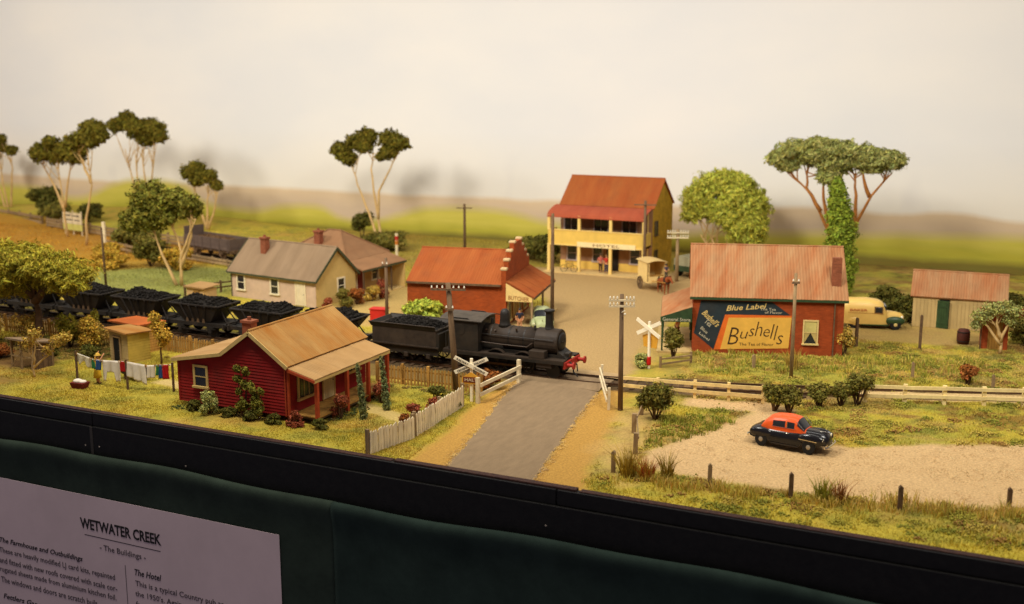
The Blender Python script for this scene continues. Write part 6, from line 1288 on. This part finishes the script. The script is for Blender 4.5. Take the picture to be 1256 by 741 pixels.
tree('pale_tree', (18.7,35.3,0), 'pale sparse branching tree in front of the brick outhouse', [[(0,0,0),(.05,0,1.2),(-.9,0,2.6)],[(0,0,.8),(.3,.1,2),(.7,0,3.0)],[(0,0,1.0),(-.3,-.1,2.0),(-.4,0,3.2)],[(0,0,.6),(-.8,0,1.7),(-1.5,0,2.4)]], [(-1.3,0,2.4,.6),(-.7,0,2.9,.6),(0,0,3.1,.6),(.7,0,2.9,.5),(-1.6,0,1.8,.4),(.4,.2,2.3,.5)], SAGE, 50, 1500, .13, BARK, .11, shell=.25, core=False)
bush('dark_bush', (-93.8,60.5,.6), 'dark round bush above the far left fence', 2.2,3.6,DARKG,51,3000,.26,6,lift=.1); bush('dark_bush', (-90,58.4,.2), 'olive bush against the grey fence at far left', 2.0,2.6,BUSHG,52,2600,.26,6,lift=.1); bush('dark_bush', (-86.5,60,.3), 'brown green bush right of the dark round bush', 1.6,2.4,DARKG,53,2000,.26,6,lift=.1)
bush('scrub_bush', (-66,46.8,0), 'wide olive scrub bush behind the dark post', 2.4,2.6,BUSHG,54,3200,.22,7,lift=.1); bush('scrub_bush', (-57,38.9,0), 'round olive bush at the top of the lawn', 1.9,2.8,BUSHG,55,2600,.2,6,lift=.2); bush('straw_bush', (-60,36.5,0), 'straw yellow scrub at the edge of the lawn', 1.8,1.8,GOLD,56,2400,.2,7,lift=.05); bush('straw_bush', (-53.5,38.6,0), 'golden scrub bush right of the round olive bush', 1.7,1.9,GOLD,57,2200,.2,7,lift=.05); bush('straw_bush', (-64,40.3,0), 'tall yellow scrub beside the white marker post', 1.6,1.7,GOLD,58,2200,.2,7,lift=.05)
bush('back_bush', (-46.8,60.5,.0), 'small dark bush left of the lone gum tree', 1.3,3.4,DARKG,59,1500,.2,5); bush('back_bush', (-42.3,57.6,0), 'wide brown green scrub at the foot of the lone gum tree', 2.8,1.9,BUSHG,60,3000,.22,7,lift=.1); bush('hotel_bush', (-23.5,57.5,0), 'dark green bush left of the hotel', 2.0,2.8,DARKG,61,2600,.22,6,lift=.1); bush('hotel_bush', (-26.5,58.5,0), 'olive scrub left of the hotel against the backdrop', 2.2,2.2,BUSHG,62,2600,.22,6,lift=.1)
# red cottage garden
def creeper(base, label, h, m, seed, n=900):
    random.seed(seed); t = empty('creeper', base, 0, label, 'plant'); mb = MB(); bl=[]
    for i in range(4):
        x = random.uniform(-.35,.35); pts = [(x*.3,0,0),(x,.05,h*.5),(x*1.4,.1,h*random.uniform(.8,1))]; mb.tube(pts,[.03,.025,.012],6)
        for q in range(4): f = random.uniform(.2,1); bl.append((x*(.3+f*1.1)+random.uniform(-.1,.1),random.uniform(-.12,.05),h*f,.22,.16,.2))
    mb.build('stem', BARKD, t); crown(t, bl, n, .12, m, seed, name='foliage', core=False, shell=.2); return t
creeper((-17.0,2.6,0), 'tall climbing plant with pale green leaves on the red cottage gable', 2.7,GUM2,71,1100); creeper((-15.9,2.5,0), 'bushy climbing plant right of the tall creeper on the gable wall', 1.9,GUM2,72,1300)
bush('garden_shrub', (-19.0,2.3,0), 'conical grey green shrub under the red cottage window', .55,1.3,SAGE,73,1100,.11,6,lift=.0)
for i,(x,y,m,l,r_) in enumerate([(-20.3,2.5,DARKG,'low dark green clump at the left corner of the red cottage',.4),(-17.8,2.4,DARKG,'low dark green clump at the foot of the gable',.45),(-16.3,2.3,DARKG,'dark ground plants between the two creepers',.45),(-14.9,2.4,DARKG,'dark ground plants near the verandah corner',.4),(-13.6,2.5,PINK,'pink flower clump below the verandah corner',.4),(-12.2,2.7,DARKG,'dark low plants at the foot of the front verandah post',.45),(-12.2,4.6,PINK,'tall red flowering plant beside the verandah steps',.5),(-11.8,8.1,PINK,'red flowering rose bush at the end of the garden path',.55),(-8.7,6.2,PINK,'red flower bush inside the picket fence',.5),(-8.3,7.6,PINK,'crimson flower bush near the far end of the pale picket fence',.5),(-8.2,4.4,RUST,'small rusty plant by the picket fence gate',.3)]):
    bush('flower_clump' if m in (PINK,RUST) else 'ground_plant', (x,y,0), l, r_, .55 if m is DARKG else .85+.5*(i in (6,7)), m, 80+i, 600, .1, 5, lift=.0)
for (x,y,h_,l,sd_) in ((-11.1,5.1,2.9,'thin ivy clad post nearest the front of the verandah',91),(-10.9,7.1,2.9,'thin ivy clad post behind the first one by the garden path',92)):
    t = empty('ivy_post', (x,y,0), 0, l, 'plant'); MB().tube([(0,0,0),(-.05,0,h_*.5),(-.22,0,h_)],[.09,.07,.03],7).build('stem', BARKD, t); crown(t, [(-.02*k_-.01*k_*k_*.3,0,.2+k_*h_/8,.24-.02*k_,.22-.02*k_,.3) for k_ in range(8)], 1100, .09, CYP, sd_, name='foliage', shell=.5)
tree('fruit_tree', (-29.0,9.6,0), 'slim yellow green fruit tree beside the yellow outhouse', [[(0,0,0),(.1,0,1.2),(-.1,0,2.4)],[(0,0,1),(.4,0,1.9)]], [(-.2,0,2.5,.45),(.1,0,2.0,.5),(.5,0,1.9,.4),(-.4,0,3.0,.4),(.2,0,1.4,.35)], GOLD, 93, 1100, .13, BARKD, .07, shell=.3, core=False)
tree('fruit_tree', (-33.7,3.9,0), 'young bare branching tree in a ring of soil on the front lawn', [[(0,0,0),(0,0,.7),(-.3,0,2.0)],[(0,0,.6),(.9,.3,1.4),(1.9,.6,2.4)],[(0,0,.8),(.2,0,1.7),(.3,0,2.6)]], [(1.6,.5,2.3,.5),(.9,.3,1.7,.4),(-.3,0,2.1,.5),(.3,0,2.7,.5),(2.2,.6,2.6,.4)], STRAW, 94, 700, .12, BARK, .07, shell=.2, core=False)
tree('fruit_tree', (-31.9,7.3,0), 'small yellow leafed tree left of the yellow outhouse', [[(0,0,0),(-.1,0,1.2),(-.3,0,2.2)],[(0,0,.6),(.3,0,1.6)]], [(-.4,0,2.0,.6),(.2,0,1.5,.5),(-.2,0,1.1,.5),(-.6,0,2.5,.4)], GOLD, 95, 1000, .13, BARKD, .06, shell=.3, core=False) if False else None
for i,(x,y,m,l,r_,h_) in enumerate([(-42.6,8.2,STRAW,'straggling straw coloured creeper at the left edge',1.2,2.6),(-40.6,9.8,STRAW,'dry vine behind the chicken coop',1.1,2.2),(-38.0,10.8,OLIVE,'yellow green vine on the picket fence right of the dark trunk',1.0,2.2),(-36.3,11.2,STRAW,'dry climbing plant on the picket fence near the orange shed',1.0,1.9),(-35.3,9.9,GOLD,'tall golden green bush left of the outhouses',.7,2.4),(-37.2,8.2,DARKG,'dark low bush in the soil bed behind the lawn',.8,.9),(-34.3,8.9,DARKG,'dark low bush left of the yellow outhouse',.7,.9),(-39.8,6.6,RUST,'brown dead brush beside the chicken coop',.9,.9)]):
    bush('yard_bush', (x,y,0), l, r_, h_, m, 110+i, 1100, .13, 7, lift=.05, core=(m is DARKG))
bush('conifer', (-37.0,12.0,.0), 'small pale conical conifer in front of the wagon solebar', .4,2.3,OLIVE,120,900,.12,6,lift=0)
for i,(x,y,m,l,r_,h_) in enumerate([(-29.2,28.2,PINK,'red flower plant at the corner of the cream cottage',.4,1.0),(-29.0,30.2,BUSHG,'green garden bush against the cream gable',.7,1.5),(-28.6,31.4,RUST,'brown flowering shrub beside the cottage verandah',.7,1.3),(-28.3,33.2,STRAW,'straw coloured shrub at the verandah edge',.7,1.2),(-28.2,34.6,PINK,'bright red flower bush by the verandah post',.5,1.5)]):
    bush('cottage_shrub', (x,y,0), l, r_, h_, m, 130+i, 900, .13, 6, lift=.05)

# ------------------------------------------------------------------ tall grass
def blades(name, centres, per, h, w, cols, seed, label=None, kind='stuff', cat='grass'):
    r = np.random.default_rng(seed); V=[]; C=[]
    for (x,y,rad,hs) in centres:
        k = int(per*rad/.5); a = r.uniform(0,6.28,k); q = rad*np.sqrt(r.random(k)); bx = x+np.cos(a)*q; by = y+np.sin(a)*q; hh = h*hs*r.uniform(.5,1.15,k); an = r.uniform(0,6.28,k)
        ln = r.normal(0,.28,(k,2))*hh[:,None]+np.stack([np.cos(a),np.sin(a)],-1)*(q/rad*.3*hh)[:,None]; dx, dy = np.cos(an)*w, np.sin(an)*w; z0 = np.full(k,-.03)
        mx_, my_ = bx+ln[:,0]*.35, by+ln[:,1]*.35
        V.append(np.stack([np.stack([bx-dx,by-dy,z0],-1),np.stack([bx+dx,by+dy,z0],-1),np.stack([mx_+dx*.8,my_+dy*.8,hh*.6],-1),np.stack([mx_-dx*.8,my_-dy*.8,hh*.6],-1),np.stack([bx+ln[:,0],by+ln[:,1],hh],-1)],1))
        cc = np.array(cols)[r.integers(len(cols),size=k)]*r.uniform(.7,1.25,(k,1)); C.append(np.repeat(cc,5,0))
    V = np.concatenate(V); n = len(V); V = V.reshape(-1,3); b = np.arange(n)*5
    F = np.concatenate([np.stack([b,b+1,b+2],-1),np.stack([b,b+2,b+3],-1),np.stack([b+3,b+2,b+4],-1)])
    o = link(name, np_mesh(name,V,F,m_turf,color=np.clip(np.concatenate(C),0,1)))
    if kind: o['kind'] = kind
    if label: tag(o,label,cat)
    return o
gc = [srgb(222,194,96),srgb(204,190,86),srgb(234,206,124),srgb(176,168,76),srgb(222,178,96)]
rr = np.random.default_rng(5); cs = []
for i in range(150):
    t_ = rr.random(); x = 5+t_*22; y = 2.5+t_*t_*3.6*1.2+rr.normal(0,.35)+(.9 if x > 15 else 0)*.3; cs.append((x,y,rr.uniform(.15,.45),rr.uniform(.4,1.0)*(1.3 if rr.random() < .12 else .8)))
blades('tall_grass', cs, 45, .68, .02, gc, 6, 'ragged band of tall dry grass along the front right verge')
cs = [(rr.uniform(3,24),rr.uniform(.3,3.2),rr.uniform(.15,.4),rr.uniform(.25,.5)) for i in range(70)]
blades('verge_grass', cs, 30, .6, .025, [srgb(228,204,92),srgb(214,200,90),srgb(200,196,92)], 7, 'short clumped grass along the front right edge')
fs_ = []
for i in range(220):
    u = rr.uniform(.2,18); v = -rr.uniform(.1,1)**2*5.5; a = R(17); fs_.append((.3+u*math.cos(a)-v*math.sin(a),27.0+u*math.sin(a)+v*math.cos(a),rr.uniform(.15,.45),rr.uniform(.25,.75)))
blades('paddock_grass', fs_, 34, .6, .026, [srgb(160,162,62),srgb(192,174,76),srgb(142,150,56),srgb(212,186,100)], 8, 'uneven weedy grass in front of the brick store')
cs = [(rr.uniform(3.2,6.6),rr.uniform(5.6,13.4),rr.uniform(.15,.4),rr.uniform(.25,.6)) for i in range(110)]; cs = [c_ for c_ in cs if c_[0] < 3.4+(c_[1]-5)*.5 and c_[0] > 4.2-(c_[1]-5.6)*.3]
blades('drive_grass', cs, 40, .5, .026, [srgb(150,158,62),srgb(176,168,72),srgb(132,142,52)], 9, 'green weeds between the road fence and the sandy drive')
for x,y,r_,h_,cl_,l in ((4.5,2.75,.32,1.35,[srgb(190,160,60),srgb(170,140,50)],'tall golden grass tuft beside the thick grey post'),(5.35,2.75,.3,1.0,[srgb(196,120,50),srgb(180,90,44),srgb(190,160,60)],'orange tipped grass tuft second in the front row'),(6.2,3.2,.22,1.2,[srgb(190,156,64),srgb(160,140,60)],'thin golden grass tuft third in the front row'),(7.2,25.4,.3,1.2,[srgb(196,166,80),srgb(180,150,70)],'straw grass tuft beside the slim pole in the paddock'),(13.0,3.6,.3,.9,[srgb(176,170,60),srgb(150,150,50)],'bright green grass tuft between the two posts below the sedan'),(13.7,3.5,.2,1.0,[srgb(150,90,44),srgb(170,110,50)],'brown dead grass tuft right of the bright green tuft')):
    o = blades('grass_tuft',[(x,y,r_,1)],220,h_,.02,cl_,int(x*10),l,None,'grass'); 
bpy.context.view_layer.update()

def foam(name, pts, label, cols, seed, dens=200, smax=.085, cat='weeds', flat=1, zb=.03, heap=.28):
    """crumbs of scenic foam lying in ragged clumps"""
    r = np.random.default_rng(seed); V=[]; F=[]; C=[]; n = 0
    T = np.array([(0,0,1),(.94,0,-.33),(-.47,.82,-.33),(-.47,-.82,-.33)]); tf = np.array([(0,1,2),(0,2,3),(0,3,1),(1,3,2)])
    for x,y,rad in pts:
        k = int(dens*rad*rad)+8; q = r.normal(0,rad*.5,(k,2)); sz = r.uniform(.025,smax,k); c = np.array(cols[r.integers(len(cols))])
        for i in range(k):
            h = max(0,1-np.hypot(*q[i])/rad)*rad*heap*r.random(); a = r.uniform(0,6.28); ca,sa = math.cos(a),math.sin(a); t = T*sz[i]
            V.append(np.stack([t[:,0]*ca-t[:,1]*sa+x+q[i,0], t[:,0]*sa+t[:,1]*ca+y+q[i,1], t[:,2]*flat+zb+h],-1)); F.append(tf+n); n += 4; C.append(np.repeat((c*r.uniform(.7,1.35))[None],4,0))
    o = link(name, np_mesh(name, np.concatenate(V), np.concatenate(F), m_turf, color=np.clip(np.concatenate(C),0,1))); o['kind'] = 'stuff'; return tag(o,label,cat)
rr = np.random.default_rng(12); P=[]
FC = [srgb(160,152,62),srgb(136,136,54),srgb(182,160,78),srgb(160,124,68)]
qx, qy = rr.uniform(1.5,24,520), rr.uniform(.3,34,520); c, g = zone_colors(qx,qy,True); ok = (g > .6) & (sdist([(-.5,26.5),(9.6,29.5),(8,37),(-3,35)],qx,qy) < 0)
P = [(x,y,rr.uniform(.2,.75)) for x,y,k_ in zip(qx,qy,ok) if k_]
foam('weed_clumps', P, 'dark green and brown foam weeds dotted through the right paddocks', FC, 13)
P = [(-21.6+rr.uniform(0,7.4),3-rr.uniform(.1,.6),rr.uniform(.15,.3)) for i in range(30)]+[(-12.4+rr.normal(0,.25),rr.uniform(3,10),rr.uniform(.12,.3)) for i in range(22)]
foam('foundation_plants', P, 'dark ground plants along the foot of the red cottage walls', [srgb(66,76,36),srgb(84,90,44),srgb(100,80,44)], 14)
P = [(rr.uniform(-44,-33),rr.uniform(8,12.3),rr.uniform(.2,.5)) for i in range(90)]+[(rr.uniform(-31,-22),rr.uniform(11,11.8),rr.uniform(.15,.35)) for i in range(30)]+[(rr.uniform(-14,-8),rr.uniform(11.2,11.9),rr.uniform(.15,.3)) for i in range(25)]
foam('yard_weeds', P, 'brown and olive weeds in the soil along the picket fences', [srgb(120,96,48),srgb(104,100,44),srgb(140,116,60)], 15)
GR = [srgb(228,186,112),srgb(216,172,100),srgb(206,172,128),srgb(240,206,140)]
P = []
for i in range(150):
    t_ = rr.random(); P.append((np.interp(t_,[0,.38,.7,1],[-3.45,-4.8,-6.1,-7.1])+rr.normal(0,.12),t_*16+.1,rr.uniform(.12,.35))); P.append((np.interp(t_,[0,.34,.67,1],[1.0,0,-.95,-1.75])+rr.normal(0,.12),t_*15.2+.1,rr.uniform(.12,.35)))
foam('road_grit', [(x,y,r_) for x,y,r_ in P if y > .4], 'loose sandy grit spilling over both edges of the asphalt', GR, 16, 130, .032, 'grit', .45, .03, .05)
qx, qy = rr.uniform(3.5,26,900), rr.uniform(3.6,17,900); ok = sdist([(4.1,6.4),(6.2,11.4),(7.2,15.2),(3.4,14.8),(3.4,16.2),(7.3,17.2),(9.1,16.6),(8.4,11.4),(13,11.3),(15,12.5),(21,15.4),(32,20),(32,9.5),(20.4,6.2),(15.8,4.4),(11.6,3.9),(8.2,3.9),(5,4.2)],qx,qy) > .1
foam('drive_gravel', [(x,y,rr.uniform(.1,.6)) for x,y,k_ in zip(qx,qy,ok) if k_], 'pale and brown gravel strewn over the sandy drive', [srgb(240,206,162),srgb(216,178,132),srgb(250,222,182),srgb(196,160,112)], 17, 60, .03, 'gravel', .4, .012, .02)
bpy.context.view_layer.update()
